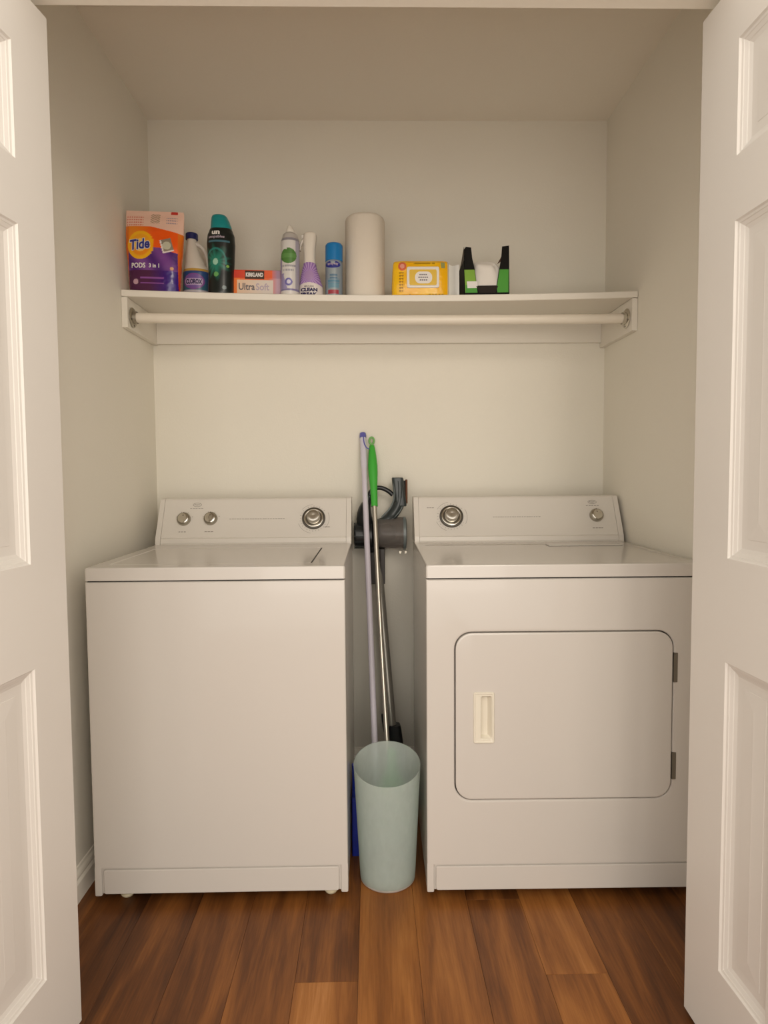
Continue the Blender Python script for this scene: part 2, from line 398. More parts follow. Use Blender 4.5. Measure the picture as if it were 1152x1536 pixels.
# ------------------------------------------------------------------ shelf, cleats and rod
YS, ST = 0.498, 0.0215
def zshelf(x):
    t = (x-XL)/(XR-XL); return 1.7745+(1.7665-1.7745)*t-0.0155*4*t*(1-t)
shelf = thing('closet_shelf', 'long sagging white closet shelf spanning wall to wall above the machines', 'shelf', (0, YB, 1.77))
def on_shelf_space(o): o.location = (0, -YB, -1.77)
bm = bmesh.new(); loops = []
N = 40
for i in range(N+1):
    x = XL+0.002+(XR-XL-0.004)*i/N; z = zshelf(x)
    loops.append([(x, YS, z-ST+0.002), (x, YS+0.002, z-ST), (x, YB-0.001, z-ST), (x, YB-0.001, z), (x, YS+0.002, z), (x, YS, z-0.002)])
loft(bm, loops); o = from_bm('board', bm, SHELF, shelf, 'auto'); on_shelf_space(o)
def cleat(x0, x1, y0, y1, zt0, zb, name='cleat'):
    o = box(name, x0, x1, y0, y1, zb, zt0, SHELF, shelf, 0.0015); on_shelf_space(o); return o
cleat(XL+0.0005, XL+0.0195, YS+0.003, YB-0.001, 1.7515, 1.652)
cleat(XR-0.0195, XR-0.0005, YS+0.003, YB-0.001, 1.7435, 1.636)
bm = bmesh.new(); loops = []
for i in range(N+1):
    x = XL+0.02+(XR-XL-0.04)*i/N; z = zshelf(x)-ST
    loops.append([(x, YB-0.019, 1.655), (x, YB-0.001, 1.655), (x, YB-0.001, z), (x, YB-0.019, z)])
loft(bm, loops); o = from_bm('cleat', bm, SHELF, shelf); on_shelf_space(o)
rod = thing('closet_rod', 'white round hanging rod under the front of the closet shelf', 'rod', (0, 0.545, 1.69))
RX0, RX1 = XL+0.021, XR-0.021
RZ = lambda x: 1.693-0.007*((x-RX0)/(RX1-RX0))-0.006*4*((x-RX0)/(RX1-RX0))*(1-(x-RX0)/(RX1-RX0))
RODM = mat('rod_paint', (0.80, 0.73, 0.62), 0.35, var=0.01)
tube('pole', [(RX0+(RX1-RX0)*i/20, 0, RZ(RX0+(RX1-RX0)*i/20)-1.69) for i in range(21)], 0.0165, RODM, rod, 24)
for x, s, mm in ((RX0, 1, SATIN), (RX1, -1, CHROME)):
    z = RZ(x)-1.69
    bm = bmesh.new(); fl = []
    for r, h in ((0.033, 0), (0.033, 0.002), (0.031, 0.004), (0.0215, 0.006), (0.0205, 0.016), (0.0185, 0.016), (0.0185, 0.005)):
        fl.append([(x+s*h, math.cos(2*PI*k/32)*r, z+math.sin(2*PI*k/32)*r) for k in range(32)])
    loft(bm, fl, True, False)
    so = from_bm('rod_socket', bm, mm, rod, 'auto')
    so['label'] = 'dull nickel rod socket' if s > 0 else 'chrome rod socket'
    for a in (55, -90, 200):
        sx = math.cos(math.radians(a))*0.026; sz = math.sin(math.radians(a))*0.026
        lathe('screw', [(0.004, 0.0038), (0.0036, 0.0052), (0.0015, 0.0062)], KNOBD, so, 12, frame=(Vector((x, sx, z+sz)), Vector((0, 1, 0)), Vector((0, 0, 1)), Vector((s, 0, 0))))

# ------------------------------------------------------------------ laundry machines
ZT, ZBOT, ZSEAM, YCB = 0.921, 0.025, 0.886, 0.567
FACE0, FACE1 = Vector((0, 0.572, 0.944)), Vector((0, 0.637, 1.073))
NRM = Vector((0, FACE0.z-FACE1.z, FACE1.y-FACE0.y)).normalized()      # out of the console, towards the room
VUP = (FACE1-FACE0).normalized()
def face_point(x, z):
    t = (z-FACE0.z)/(FACE1.z-FACE0.z); return Vector((x, FACE0.y+(FACE1.y-FACE0.y)*t, z))
def toe_front(name, W, root, hole=None):
    """enamel front sheet with a pressed toe panel at the foot, and a round-cornered opening for a door if asked"""
    bm = bmesh.new(); z1 = ZSEAM-0.0035; zg = 0.104; yf = 0.0; b = 0.006; e = 0.020
    if hole: hx0, hx1, hz0, hz1, hr = hole
    # upper sheet
    if hole:
        loft(bm, [rr_xz(0, W, zg, z1, 0.001, 0.03, 8), rr_xz(0, W, zg, z1, 0.001, b, 8), rr_xz(b*0.3, W-b*0.3, zg, z1-0.001, 0.002, b*0.3, 8), rr_xz(b, W-b, zg, z1-0.003, 0.002, yf, 8),
                  rr_xz(hx0-0.008, hx1+0.008, hz0-0.008, hz1+0.008, hr+0.008, yf, 8), rr_xz(hx0-0.002, hx1+0.002, hz0-0.002, hz1+0.002, hr+0.002, yf+0.0015, 8),
                  rr_xz(hx0, hx1, hz0, hz1, hr, yf+0.004, 8), rr_xz(hx0, hx1, hz0, hz1, hr, 0.025, 8)], False, False)
    else:
        loft(bm, [rr_xz(0, W, zg, z1, 0.001, 0.03), rr_xz(0, W, zg, z1, 0.001, b), rr_xz(b*0.3, W-b*0.3, zg, z1-0.001, 0.002, b*0.3), rr_xz(b, W-b, zg, z1-0.003, 0.002, yf)], False, True)
    # lower legs and toe panel: one rim with the pressed panel inside
    o = from_bm('front_panel', bm, ENAMEL, root, 'auto')
    bm = bmesh.new()
    add_box(bm, 0, e, 0.0, 0.05, ZBOT, zg+0.003, 0.004); add_box(bm, W-e, W, 0.0, 0.05, ZBOT, zg+0.003, 0.004)
    add_box(bm, e-0.004, W-e+0.004, 0.006, 0.05, 0.031, zg+0.003)
    loft(bm, [rr_xz(e+0.004, W-e-0.004, 0.0305, zg-0.0055, 0.006, 0.012), rr_xz(e+0.004, W-e-0.004, 0.0305, zg-0.0055, 0.006, 0.004), rr_xz(e+0.006, W-e-0.006, 0.0315, zg-0.007, 0.005, 0.0012), rr_xz(e+0.010, W-e-0.010, 0.034, zg-0.010, 0.004, 0.0004)])
    from_bm('toe_panel', bm, ENAMEL, root, 'auto')
def cabinet(W, root, fy=0.045):
    bm = bmesh.new(); add_box(bm, 0.0008, W-0.0008, 0.024, 0.655, ZBOT+0.004, ZSEAM-0.003, 0.003)
    from_bm('cabinet', bm, ENAMEL, root, 'auto')
    box('seam', 0.006, W-0.006, 0.006, 0.64, ZSEAM-0.004, ZSEAM+0.001, DARK, root)
    for x in (0.072, W-0.05):
        for y in (fy, 0.60):
            lathe('foot', [(0.010, 0.030), (0.012, 0.018), (0.017, 0.013), (0.0185, 0.007), (0.015, 0.0015), (0.010, 0.0)], CREAM, root, 20, loc=(x, y, 0))
def console(W, root):
    prof = [(YCB, ZT-0.002), (YCB-0.002, ZT+0.006), (YCB+0.001, 0.941), (0.573, 0.9425), (0.5725, 0.9445), (0.6355, 1.070), (0.6385, 1.0745), (0.644, 1.078), (0.70, 1.078), (0.715, 1.06), (0.715, ZT-0.002)]
    prism_x('console', prof, 0.020, W-0.020, ENAMEL2, root)
    cp = [(y-0.0012 if y < 0.66 else y, z+(0.001 if z > 1.0 else 0)) for y, z in prof]
    cp = [(YCB-0.003, ZT-0.002), (YCB-0.0035, ZT+0.006), (YCB-0.001, 0.942), (0.6343, 1.0705), (0.6373, 1.0755), (0.643, 1.079), (0.70, 1.079), (0.716, 1.06), (0.716, ZT-0.002)]
    for x0, x1 in ((0.002, 0.0195), (W-0.0195, W-0.002)): prism_x('end_cap', cp, x0, x1, ENAMEL2, root, 0.0012)
def knob(x, z, root, R, kind):
    o = face_point(x, z)+NRM*0.0003; fr = (o, Vector((1, 0, 0)), VUP, NRM)
    if kind == 'dial':
        k = lathe('timer_dial', [(R, 0.0), (R, 0.005), (R*0.97, 0.0075), (R*0.88, 0.008), (R*0.84, 0.0065), (R*0.72, 0.0065)], KNOBD, root, 48, frame=fr)
        lathe('dial_ring', [(R*0.84, 0.0060), (R*0.84, 0.0078), (R*0.78, 0.0086), (R*0.70, 0.0078), (R*0.66, 0.006)], CHROME, k, 48, frame=fr)
        bm = bmesh.new(); loops = []
        for r, h in ((R*0.62, 0.006), (R*0.60, 0.018), (R*0.57, 0.026), (R*0.50, 0.030), (R*0.36, 0.0310), (0.003, 0.0295)):
            lp = []
            for i in range(64):
                a = 2*PI*i/64; rr = r*(1-0.035*(i % 2)) if 0.01 < h < 0.028 else r
                lp.append(o+Vector((1, 0, 0))*math.cos(a)*rr+VUP*math.sin(a)*rr+NRM*h)
            loops.append(lp)
        loft(bm, loops); from_bm('knob_cap', bm, CHROME, k, 'auto')
    else:
        k = lathe('knob', [(R, 0.0), (R, 0.010), (R*0.95, 0.013), (R*0.86, 0.0145), (R*0.84, 0.0135)], SATIN, root, 40, frame=fr)
        lathe('knob_cap', [(R*0.80, 0.0135), (R*0.78, 0.0165), (R*0.62, 0.0185), (R*0.25, 0.0175)], CHROME, k, 32, frame=fr)
        bm = bmesh.new()
        p = [o+VUP*(R*0.30)+NRM*0.0187, o+VUP*(R*0.92)+NRM*0.0145]
        add_tube(bm, p, 0.0012, 8); from_bm('pointer', bm, KNOBD, k)
def pmap(x, z):
    base = face_point(x, z)
    return lambda a, b: base+Vector((1, 0, 0))*a+VUP*b+NRM*0.0007
def dash_print(name, x, z, segs, root, h=0.0022):
    """fine printed lines too small to read"""
    bm = bmesh.new(); f = pmap(x, z)
    for a0, a1, dz in segs:
        vs = [bm.verts.new(f(a, b)) for a, b in ((a0, dz-h/2), (a1, dz-h/2), (a1, dz+h/2), (a0, dz+h/2))]; bm.faces.new(vs)
    from_bm(name, bm, INK, root)
def words(total, n, seed):
    r = random.Random(seed); out = []; x = -total/2; k = total/n
    for i in range(n): out.append((x, x+k*r.uniform(0.6, 0.9), 0)); x += k
    return out
def dial_marks(x, z, R0, root, a0, a1, n, arc=None):
    bm = bmesh.new(); f = pmap(x, z)
    for i in range(n):
        a = math.radians(a0+(a1-a0)*i/(n-1)); c, s = math.cos(a), math.sin(a); L = 0.0045 if i % 2 == 0 else 0.0025
        pts = [(R0*c-s*0.0006, R0*s+c*0.0006), ((R0+L)*c-s*0.0006, (R0+L)*s+c*0.0006), ((R0+L)*c+s*0.0006, (R0+L)*s-c*0.0006), (R0*c+s*0.0006, R0*s-c*0.0006)]
        bm.faces.new([bm.verts.new(f(*p)) for p in pts])
    from_bm('dial_marks', bm, INK, root)['kind'] = 'stuff'
    for A0, A1, r in (arc or ()):
        bm = bmesh.new(); m = 24; prev = None
        for i in range(m+1):
            a = math.radians(A0+(A1-A0)*i/m); cur = (bm.verts.new(f(r*math.cos(a), r*math.sin(a))), bm.verts.new(f((r+0.0008)*math.cos(a), (r+0.0008)*math.sin(a))))
            if prev: bm.faces.new((prev[0], cur[0], cur[1], prev[1]))
            prev = cur
        from_bm('dial_arc', bm, INK, root)
def emblem(x, z, root):
    bm = bmesh.new(); f = pmap(x, z); n = 32; a, b = 0.0155, 0.0075
    o1 = [bm.verts.new(f(a*math.cos(2*PI*i/n), b*math.sin(2*PI*i/n))) for i in range(n)]; o2 = [bm.verts.new(f((a-0.0013)*math.cos(2*PI*i/n), (b-0.0013)*math.sin(2*PI*i/n))) for i in range(n)]
    for i in range(n): bm.faces.new((o1[i], o1[(i+1) % n], o2[(i+1) % n], o2[i]))
    from_bm('emblem_ring', bm, INK, root)
    text_obj('emblem_lettering', 'Roper', 0.0062, pmap(x, z), INK, root, width=0.020, bold=0.02)
    dash_print('emblem_line', x, z-0.0125, words(0.048, 5, 3), root, 0.0018)

# washer: pivot = its right front foot corner
WW = 0.686
wl = -0.7571; wr_ = -0.003
wash = thing('washing_machine', 'white top-loading washing machine on the left, with three knobs on its rear console', 'washing machine', (wl+0.0, 0.0098, 0), (0, 0, wr_))
cabinet(WW, wash); toe_front('front', WW, wash)
LX0, LX1, LY0, LY1 = 0.046, 0.590, 0.060, 0.440
bm = bmesh.new(); b = 0.006
loft(bm, [rr_xy(0, WW, 0, 0.655, 0.006, ZSEAM), rr_xy(0, WW, 0, 0.655, 0.006, ZT-b), rr_xy(b*0.3, WW-b*0.3, b*0.3, 0.655, 0.006, ZT-b*0.3), rr_xy(b, WW-b, b, 0.650, 0.006, ZT),
          rr_xy(LX0-0.006, LX1+0.0035, LY0-0.004, LY1+0.004, 0.012, ZT), rr_xy(LX0-0.0015, LX1+0.0025, LY0-0.0015, LY1+0.0015, 0.012, ZT-0.004), rr_xy(LX0-0.0015, LX1+0.0025, LY0-0.0015, LY1+0.0015, 0.012, ZT-0.016)], True, True)
from_bm('top_deck', bm, ENAMEL, wash, 'auto')
bm = bmesh.new()
loft(bm, [rr_xy(LX0, LX1, LY0, LY1, 0.011, ZT-0.015), rr_xy(LX0, LX1, LY0, LY1, 0.011, ZT-0.0025), rr_xy(LX0+0.0008, LX1-0.0008, LY0+0.0008, LY1-0.0008, 0.011, ZT-0.0007), rr_xy(LX0+0.003, LX1-0.003, LY0+0.003, LY1-0.003, 0.011, ZT)])
from_bm('lid', bm, ENAMEL, wash, 'auto')
box('lid_slot', LX1-0.0002, LX1+0.0038, LY0+0.01, LY1-0.012, ZT-0.010, ZT+0.0003, DARK, wash)
console(WW, wash)
for x, z in ((0.094, 1.006), (0.188, 1.007)):
    knob(x, z, wash, 0.0235, 'knob')
    dial_marks(x, z, 0.028, wash, 20, 160, 4)
dash_print('knob_caption', 0.093, 0.964, words(0.028, 3, 4), wash, 0.0024)
dash_print('knob_caption', 0.186, 0.964, words(0.032, 3, 5), wash, 0.0024)
knob(0.551, 1.006, wash, 0.0410, 'dial')
dial_marks(0.551, 1.006, 0.0455, wash, 40, 330, 24, arc=[(-40, 25, 0.0545), (200, 260, 0.056), (95, 140, 0.054)])
dash_print('timer_caption', 0.600, 0.977, words(0.020, 2, 6), wash, 0.0022)
dash_print('console_line', 0.352, 1.0065, words(0.198, 22, 8), wash, 0.0017)
emblem(0.135, 1.0565, wash)

# dryer
DW = 0.737
dl = 0.1425
dry = thing('clothes_dryer', 'white front-loading clothes dryer on the right, with a square door and two knobs', 'dryer', (dl, 0.0, 0), (0, 0, -0.0104))
cabinet(DW, dry, 0.12)
dx0, dx1, dz0, dz1 = 0.0755, 0.662, 0.281, 0.7405
toe_front('front', DW, dry, (dx0, dx1, dz0, dz1, 0.046))
box('door_recess', dx0-0.01, dx1+0.01, 0.020, 0.026, dz0-0.01, dz1+0.01, DARK, dry)
hx0, hx1, hz0, hz1 = 0.1255, 0.1815, 0.4400, 0.5790
bm = bmesh.new(); g = 0.0026
loft(bm, [rr_xz(dx0+g, dx1-g, dz0+g, dz1-g, 0.044, 0.018, 8), rr_xz(dx0+g, dx1-g, dz0+g, dz1-g, 0.044, 0.002, 8), rr_xz(dx0+g+0.001, dx1-g-0.001, dz0+g+0.001, dz1-g-0.001, 0.043, -0.0005, 8), rr_xz(dx0+g+0.005, dx1-g-0.005, dz0+g+0.005, dz1-g-0.005, 0.040, -0.0026, 8),
          rr_xz(hx0+0.004, hx1-0.004, hz0+0.004, hz1-0.004, 0.002, -0.0026, 8), rr_xz(hx0+0.004, hx1-0.004, hz0+0.004, hz1-0.004, 0.002, 0.016, 8)], False, False)
ddoor = from_bm('door', bm, ENAMEL, dry, 'auto')
bm = bmesh.new()
ox0, ox1, oz0, oz1 = hx0+0.021, hx1-0.008, hz0+0.012, hz1-0.012
loft(bm, [rr_xz(hx0, hx1, hz0, hz1, 0.005, -0.0024), rr_xz(hx0, hx1, hz0, hz1, 0.005, -0.0045), rr_xz(hx0+0.0015, hx1-0.0015, hz0+0.0015, hz1-0.0015, 0.004, -0.0062), rr_xz(hx0+0.004, hx1-0.004, hz0+0.004, hz1-0.004, 0.004, -0.0062),
          rr_xz(hx0+0.0055, hx1-0.0055, hz0+0.0055, hz1-0.0055, 0.004, -0.0048), rr_xz(ox0-0.002, ox1+0.002, oz0-0.002, oz1+0.002, 0.004, -0.0048), rr_xz(ox0, ox1, oz0, oz1, 0.004, -0.0030),
          [(x-0.004, y, z) for x, y, z in rr_xz(ox0+0.002, ox1-0.004, oz0+0.005, oz1-0.005, 0.003, 0.0125)]], False, True)
from_bm('handle', bm, ALMOND, ddoor, 'auto')
for z0, z1 in ((0.600, 0.680), (0.334, 0.408)):
    box('hinge', dx1-0.001, dx1+0.010, -0.0022, 0.010, z0, z1, HINGE, dry, 0.001)
bm = bmesh.new()
loft(bm, [rr_xy(0, DW, 0, 0.655, 0.006, ZSEAM), rr_xy(0, DW, 0, 0.655, 0.006, ZT-b), rr_xy(b*0.3, DW-b*0.3, b*0.3, 0.655, 0.006, ZT-b*0.3), rr_xy(b, DW-b, b, 0.650, 0.006, ZT),
          rr_xy(0.030, DW-0.030, 0.060, 0.500, 0.02, ZT), rr_xy(0.034, DW-0.034, 0.064, 0.496, 0.02, ZT-0.0018)])
from_bm('top_deck', bm, ENAMEL, dry, 'auto')
bm = bmesh.new()
add_box(bm, 0.44, 0.685, 0.440, 0.488, ZT-0.0016, ZT+0.0024, 0.0015)
from_bm('lint_screen_lid', bm, ENAMEL, dry, 'auto')
console(DW, dry)
knob(0.1345, 1.009, dry, 0.0420, 'dial')
dial_marks(0.1345, 1.009, 0.0465, dry, 40, 330, 24, arc=[(100, 150, 0.056), (200, 250, 0.056), (-30, 30, 0.056)])
dash_print('timer_caption', 0.062, 1.040, words(0.026, 3, 11), dry, 0.0022)
knob(0.6490, 1.0085, dry, 0.0235, 'knob')
dash_print('knob_caption', 0.651, 0.9665, words(0.040, 4, 12), dry, 0.0024)
dash_print('console_line', 0.367, 1.0065, words(0.170, 20, 13), dry, 0.0017)
emblem(0.6420, 1.0560, dry)

# ------------------------------------------------------------------ things on the shelf
S = 443.6      # label design scale: design units per metre
def item(name, label, cat, px, y=0.565, rot=0.0, sz=1.0, sx=1.0):
    x = (px-553.4)/S*(y+1.734-0.03)/2.294     # where it stands along the shelf
    z = zshelf(x)
    sl = (zshelf(x+0.01)-zshelf(x-0.01))/0.02
    o = thing(name, label, cat, (x, y, z+0.0004), (0, -math.atan(sl), rot)); o.scale = (sx, sx, sz); return o
def interp(tab, v):
    if v >= tab[0][0]: return tab[0][1:]
    for a, b in zip(tab, tab[1:]):
        if b[0] <= v <= a[0]:
            t = (a[0]-v)/(a[0]-b[0]) if a[0] != b[0] else 0
            t2 = t*t*(3-2*t)*0.5+t*0.5
            return tuple(p+(q-p)*t2 for p, q in zip(a[1:], b[1:]))
    return tab[-1][1:]
class Shell:
    """an upright pack whose outline is a table of (design y, left x, right x, depth); rows run up from the base line"""
    def __init__(s, tab, cx, base, expo=2.0): s.tab, s.cx, s.base, s.e = tab, cx, base, expo
    def row(s, py): l, r, d = interp(s.tab, py); return ((l+r)/2-s.cx)/S, (r-l)/2/S, d/S
    def front(s, px, py, eps=0.0006):
        c, hw, d = s.row(py); x = (px-s.cx)/S; t = min(1, abs((x-c)/hw)) if hw > 0 else 0
        return Vector((x, -d*(1-t**s.e)**(1/s.e)-eps, (s.base-py)/S))
    def build(s, name, color, m, parent, nu=120, step=0.55, cap=True):
        top = s.tab[-1][0]; nv = max(3, int((s.base-top)/step)); verts = []; cols = []; faces = []
        for j in range(nv+1):
            py = s.base+(top-s.base)*j/nv; c, hw, d = s.row(py)
            for i in range(nu):
                a = 2*PI*i/nu; ca, sa = math.cos(a), math.sin(a); q = 2/s.e
                x = c+hw*math.copysign(abs(ca)**q, ca); y = d*math.copysign(abs(sa)**q, sa)
                verts.append((x, y, (s.base-py)/S)); cols.append(color(s.cx+x*S, py, y <= 0.0))
        for j in range(nv):
            for i in range(nu):
                k = (i+1) % nu; faces.append((j*nu+i, j*nu+k, (j+1)*nu+k, (j+1)*nu+i))
        faces.append(tuple(range(nu))[::-1]); faces.append(tuple(nv*nu+i for i in range(nu)))
        me = bpy.data.meshes.new(name); me.from_pydata(verts, [], faces); me.update()
        ca_ = me.color_attributes.new('print', 'FLOAT_COLOR', 'POINT')
        for i, cc in enumerate(cols): ca_.data[i].color = (*cc, 1)
        return link(name, me, m, parent, 'auto')
    def text(s, name, body, px, py, h, m, parent, w=None, bold=0.03, rot=0, shear=0):
        return text_obj(name, body, h/S, lambda a, b: s.front(px+a*S, py-b*S), m, parent, width=(w/S if w else None), bold=bold, rot=rot, shear=shear)
    def patch(s, name, px, py, w, h, m, parent, eps=0.0005, ell=False, n=28):
        bm = bmesh.new()
        if ell: loop = [(px+w/2*math.cos(2*PI*i/n), py+h/2*math.sin(2*PI*i/n)) for i in range(n)]
        else: loop = [(px-w/2+w*i/8, py-h/2) for i in range(9)]+[(px+w/2-w*i/8, py+h/2) for i in range(9)]
        # strips from left to right so that the patch follows the curve
        if not ell:
            for i in range(8):
                q = [loop[i], loop[i+1], loop[16-i], loop[17-i]]
                bm.faces.new([bm.verts.new(s.front(a, b, eps)) for a, b in q])
        else:
            prev = None
            for i in range(n+1):
                u = -math.cos(PI*i/n); hh = h/2*math.sqrt(max(0, 1-u*u))+0.001; X = px+w/2*u
                cur = (bm.verts.new(s.front(X, py-hh, eps)), bm.verts.new(s.front(X, py+hh, eps)))
                if prev: bm.faces.new((prev[0], cur[0], cur[1], prev[1]))
                prev = cur
        return from_bm(name, bm, m, parent)
C = lambda h: lin(h)
def mixc(a, b, t): t = max(0, min(1, t)); return tuple(x+(y-x)*t for x, y in zip(a, b))

# 1 pouch of laundry pods
it = item('detergent_pouch', 'orange and purple pouch of laundry pods lettered Tide at the left end of the shelf', 'detergent', 228, 0.532)
it.location.x = max(it.location.x, XL+0.1010)
tab = [(437, 193, 266, 12), (425, 192, 267, 14), (400, 190, 268, 14.5), (375, 187, 270, 13), (352, 186, 271, 9.5), (335, 186, 271, 5), (324, 186, 271, 1.6), (319, 186, 270, 0.9)]
sh = Shell(tab, 230, 437, 2.6)
c_or, c_or2, c_dk, c_pu, c_pu2, c_ye, c_pk, c_red = C('f08a14'), C('f25a0c'), C('4b1240'), C('4a1c70'), C('36107c'), C('f6b40c'), C('efc6b2'), C('c8351a')
def col(px, py, fr):
    if not fr: return c_or
    band = 343+max(0, (px-225))*0.22
    d = math.hypot(px-211, (py-371)*0.93)
    if py < band:
        if py > 326 and 188 < px < 213 and (int(py) % 4 < 2) and math.sin(px*1.9) > -0.5: return C('d9806c')
        if 223 < px < 236 and 323 < py < 338 and math.sin(px*1.7+py*2) > 0: return C('9a8468')
        if 246 < px < 262 and 328 < py < 339 and math.sin(px*2.5) > -0.4 and int(py) % 4 < 2: return C('a48f9c')
        if 252 < px < 262 and py < 323.5: return C('c63a30')
        return c_pk
    if d < 19.5:
        if d > 15.5: return c_ye
        if 9.0 < d < 14 and py > 372: return C('f09010')
        return C('f3a51a') if d > 9 else C('f8c860')
    lim = 366+9*math.sin((px-200)/26.0)+max(0, (px-240))*0.4
    x1, y1 = px-249, py-371
    u = x1*math.cos(0.3)-y1*math.sin(0.3); v = x1*math.sin(0.3)+y1*math.cos(0.3)
    if abs(u) < 8 and abs(v) < 10: return C('c4c0aa') if (u*u+v*v) < 36 else (C('e8dcd8') if u < -6 or v > 8 else C('8d8372'))
    if px > 265.5 - (437-py)*0.02 or px < 194-(437-py)*0.02: return mixc(c_red, c_or, (437-py)/130)
    if py < lim: return mixc(c_or, c_or2, (px-200)/28)
    x1, y1 = px-249, py-371
    u = x1*math.cos(0.3)-y1*math.sin(0.3); v = x1*math.sin(0.3)+y1*math.cos(0.3)
    if abs(u) < 8 and abs(v) < 10: return C('b8b49a') if (u*u+v*v) < 36 else (C('e8dcd8') if u < -6 or v > 8 else C('8d8372'))
    base = mixc(c_pu, C('7a4590'), 0.5+0.5*math.sin((px*0.5-py*0.35)*0.35)) if py < 408 else mixc(c_dk, c_pu2, (px-225)/30)
    if math.hypot(px-205, py-424) < 4: return C('c09aa8')
    if 212 < px < 246 and (417 < py < 420 or 425 < py < 427): return C('8a4a98')
    if math.hypot(px-257, py-404) < 2.5: return C('d8a070')
    return base
sh.build('pouch', col, PFILM, it, 240, 0.5)
o = sh.text('lettering', 'Tide', 210, 370, 17, T_WHITE, it, w=32, bold=0.075, rot=0.12, shear=0.1)
for v in o.data.vertices: v.co.y -= 0.0002
o = sh.text('lettering', 'Tide', 210, 370, 15.5, T_BLUE, it, w=30, bold=0.03, rot=0.12, shear=0.1)
for v in o.data.vertices: v.co.y -= 0.0009
sh.text('lettering', 'PODS', 209, 401, 7.5, T_WHITE, it, w=21)
sh.text('lettering', '3 in 1', 232, 401, 6, T_WHITE, it, w=15)

# 2 bleach jug
it = item('bleach_bottle', 'white bleach jug with a dark blue cap lettered Clorox beside the orange pouch', 'bottle', 290, 0.625, sz=1.135, sx=1.03)
tab = [(437, 272, 312, 17), (430, 271, 313, 18), (402, 271, 313, 18), (396, 272, 311, 17), (388, 273, 304, 15), (374, 274, 296, 11), (363, 275.5, 291, 8), (357, 276, 290, 7), (354, 276.5, 289.5, 6.8)]
sh = Shell(tab, 291, 437, 2.1)
cw, cb = C('ded6c8'), C('2c4a86')
def col(px, py, fr):
    if py < 397: return cw
    if py < 400: return C('c8a04c')
    dx, dy = (px-291)/15.5, (py-414)/10.5
    if fr and dx*dx+dy*dy < 1: return C('8a4f96') if dx*dx+dy*dy > 0.75 else (C('c0a8c8') if 410 < py < 419 else C('7a5aa0'))
    if py > 425 and fr: return C('a8a4b4') if int(py) % 4 < 2 else C('c8c0c0')
    return mixc(cb, C('3f6a74'), (py-400)/30)
sh.build('jug', col, PRINT, it, 140)
sh.text('lettering', 'CLOROX', 291, 414.5, 6.6, T_NAVY, it, w=24, bold=0.05)
hp = [((px-291)/S, 0.0, (437-py)/S) for px, py in ((288, 360), (297, 364), (304, 373), (308, 386), (309, 398))]
tube('handle', catmull(hp, 5), [0.0075]*10+[0.008]*11, WHITEP, it, 16, ell=(1.2, 0.75))
lathe('cap', [(0.0195, 0.0), (0.0205, 0.001), (0.0205, 0.016), (0.0185, 0.0185), (0.012, 0.0192)], mat('navy_cap', '20245f', 0.35, var=0.03), it, 36, loc=((283-291)/S, 0, (355-337-355+437)/S-0.041))

# 3 scent-bead bottle
it = item('scent_bead_bottle', 'black bottle with a teal cap and a green burst on its front', 'bottle', 327, 0.545)
tab = [(437, 309, 345, 15), (433, 308, 346, 15.5), (405, 308.5, 346, 15.5), (385, 307.5, 347, 16), (362, 306, 347.5, 16.5), (350, 307, 346.5, 15.5), (343, 309.5, 344, 14), (340, 311, 342.5, 13)]
sh = Shell(tab, 327, 437, 2.2)
def col(px, py, fr):
    bk = C('0c1513')
    if not fr: return bk
    dx, dy = px-322, py-391; r = math.hypot(dx*1.05, dy*0.85); a = math.atan2(dy, dx)
    if r < 4: return C('9cc8b0')
    ray = 0.5+0.5*math.sin(a*11+math.sin(a*3)*2)
    g = max(0, 1-r/(15+10*ray)); c = mixc(bk, C('1f7a66'), g*1.5)
    if abs(r-16) < 1.2 and dy < 4: c = mixc(c, C('2c8a80'), 0.7)
    if math.hypot(px-339.5, py-397) < 2: c = C('7fb050')
    if 363 > py > 360 and 311 < px < 342: c = C('3f6a78')
    if math.hypot(px-323, py-409) < 3.5: c = mixc(c, C('6fae60'), 0.8)
    if math.hypot(px-335, py-428) < 3: c = C('7d8a8c')
    return c
sh.build('bottle', col, PRINT, it, 160)
sh.text('lettering', 'un', 322, 349, 5.5, T_WHITE, it, w=12, bold=0.05)
sh.text('lettering', 'stopables', 323, 355.5, 5, T_PALE, it, w=24, bold=0.02)
cap = Shell([(340.5, 311, 342.5, 13.5), (338, 311.5, 342.3, 13.5), (330, 312, 339.5, 12.5), (324, 312.5, 336.5, 11), (321, 313.5, 334.5, 9.5), (319.7, 316, 332, 7)], 327, 437, 2.2)
cap.build('cap', lambda a, b, c: C('0f8a8c'), PRINT, it, 60, 0.8)

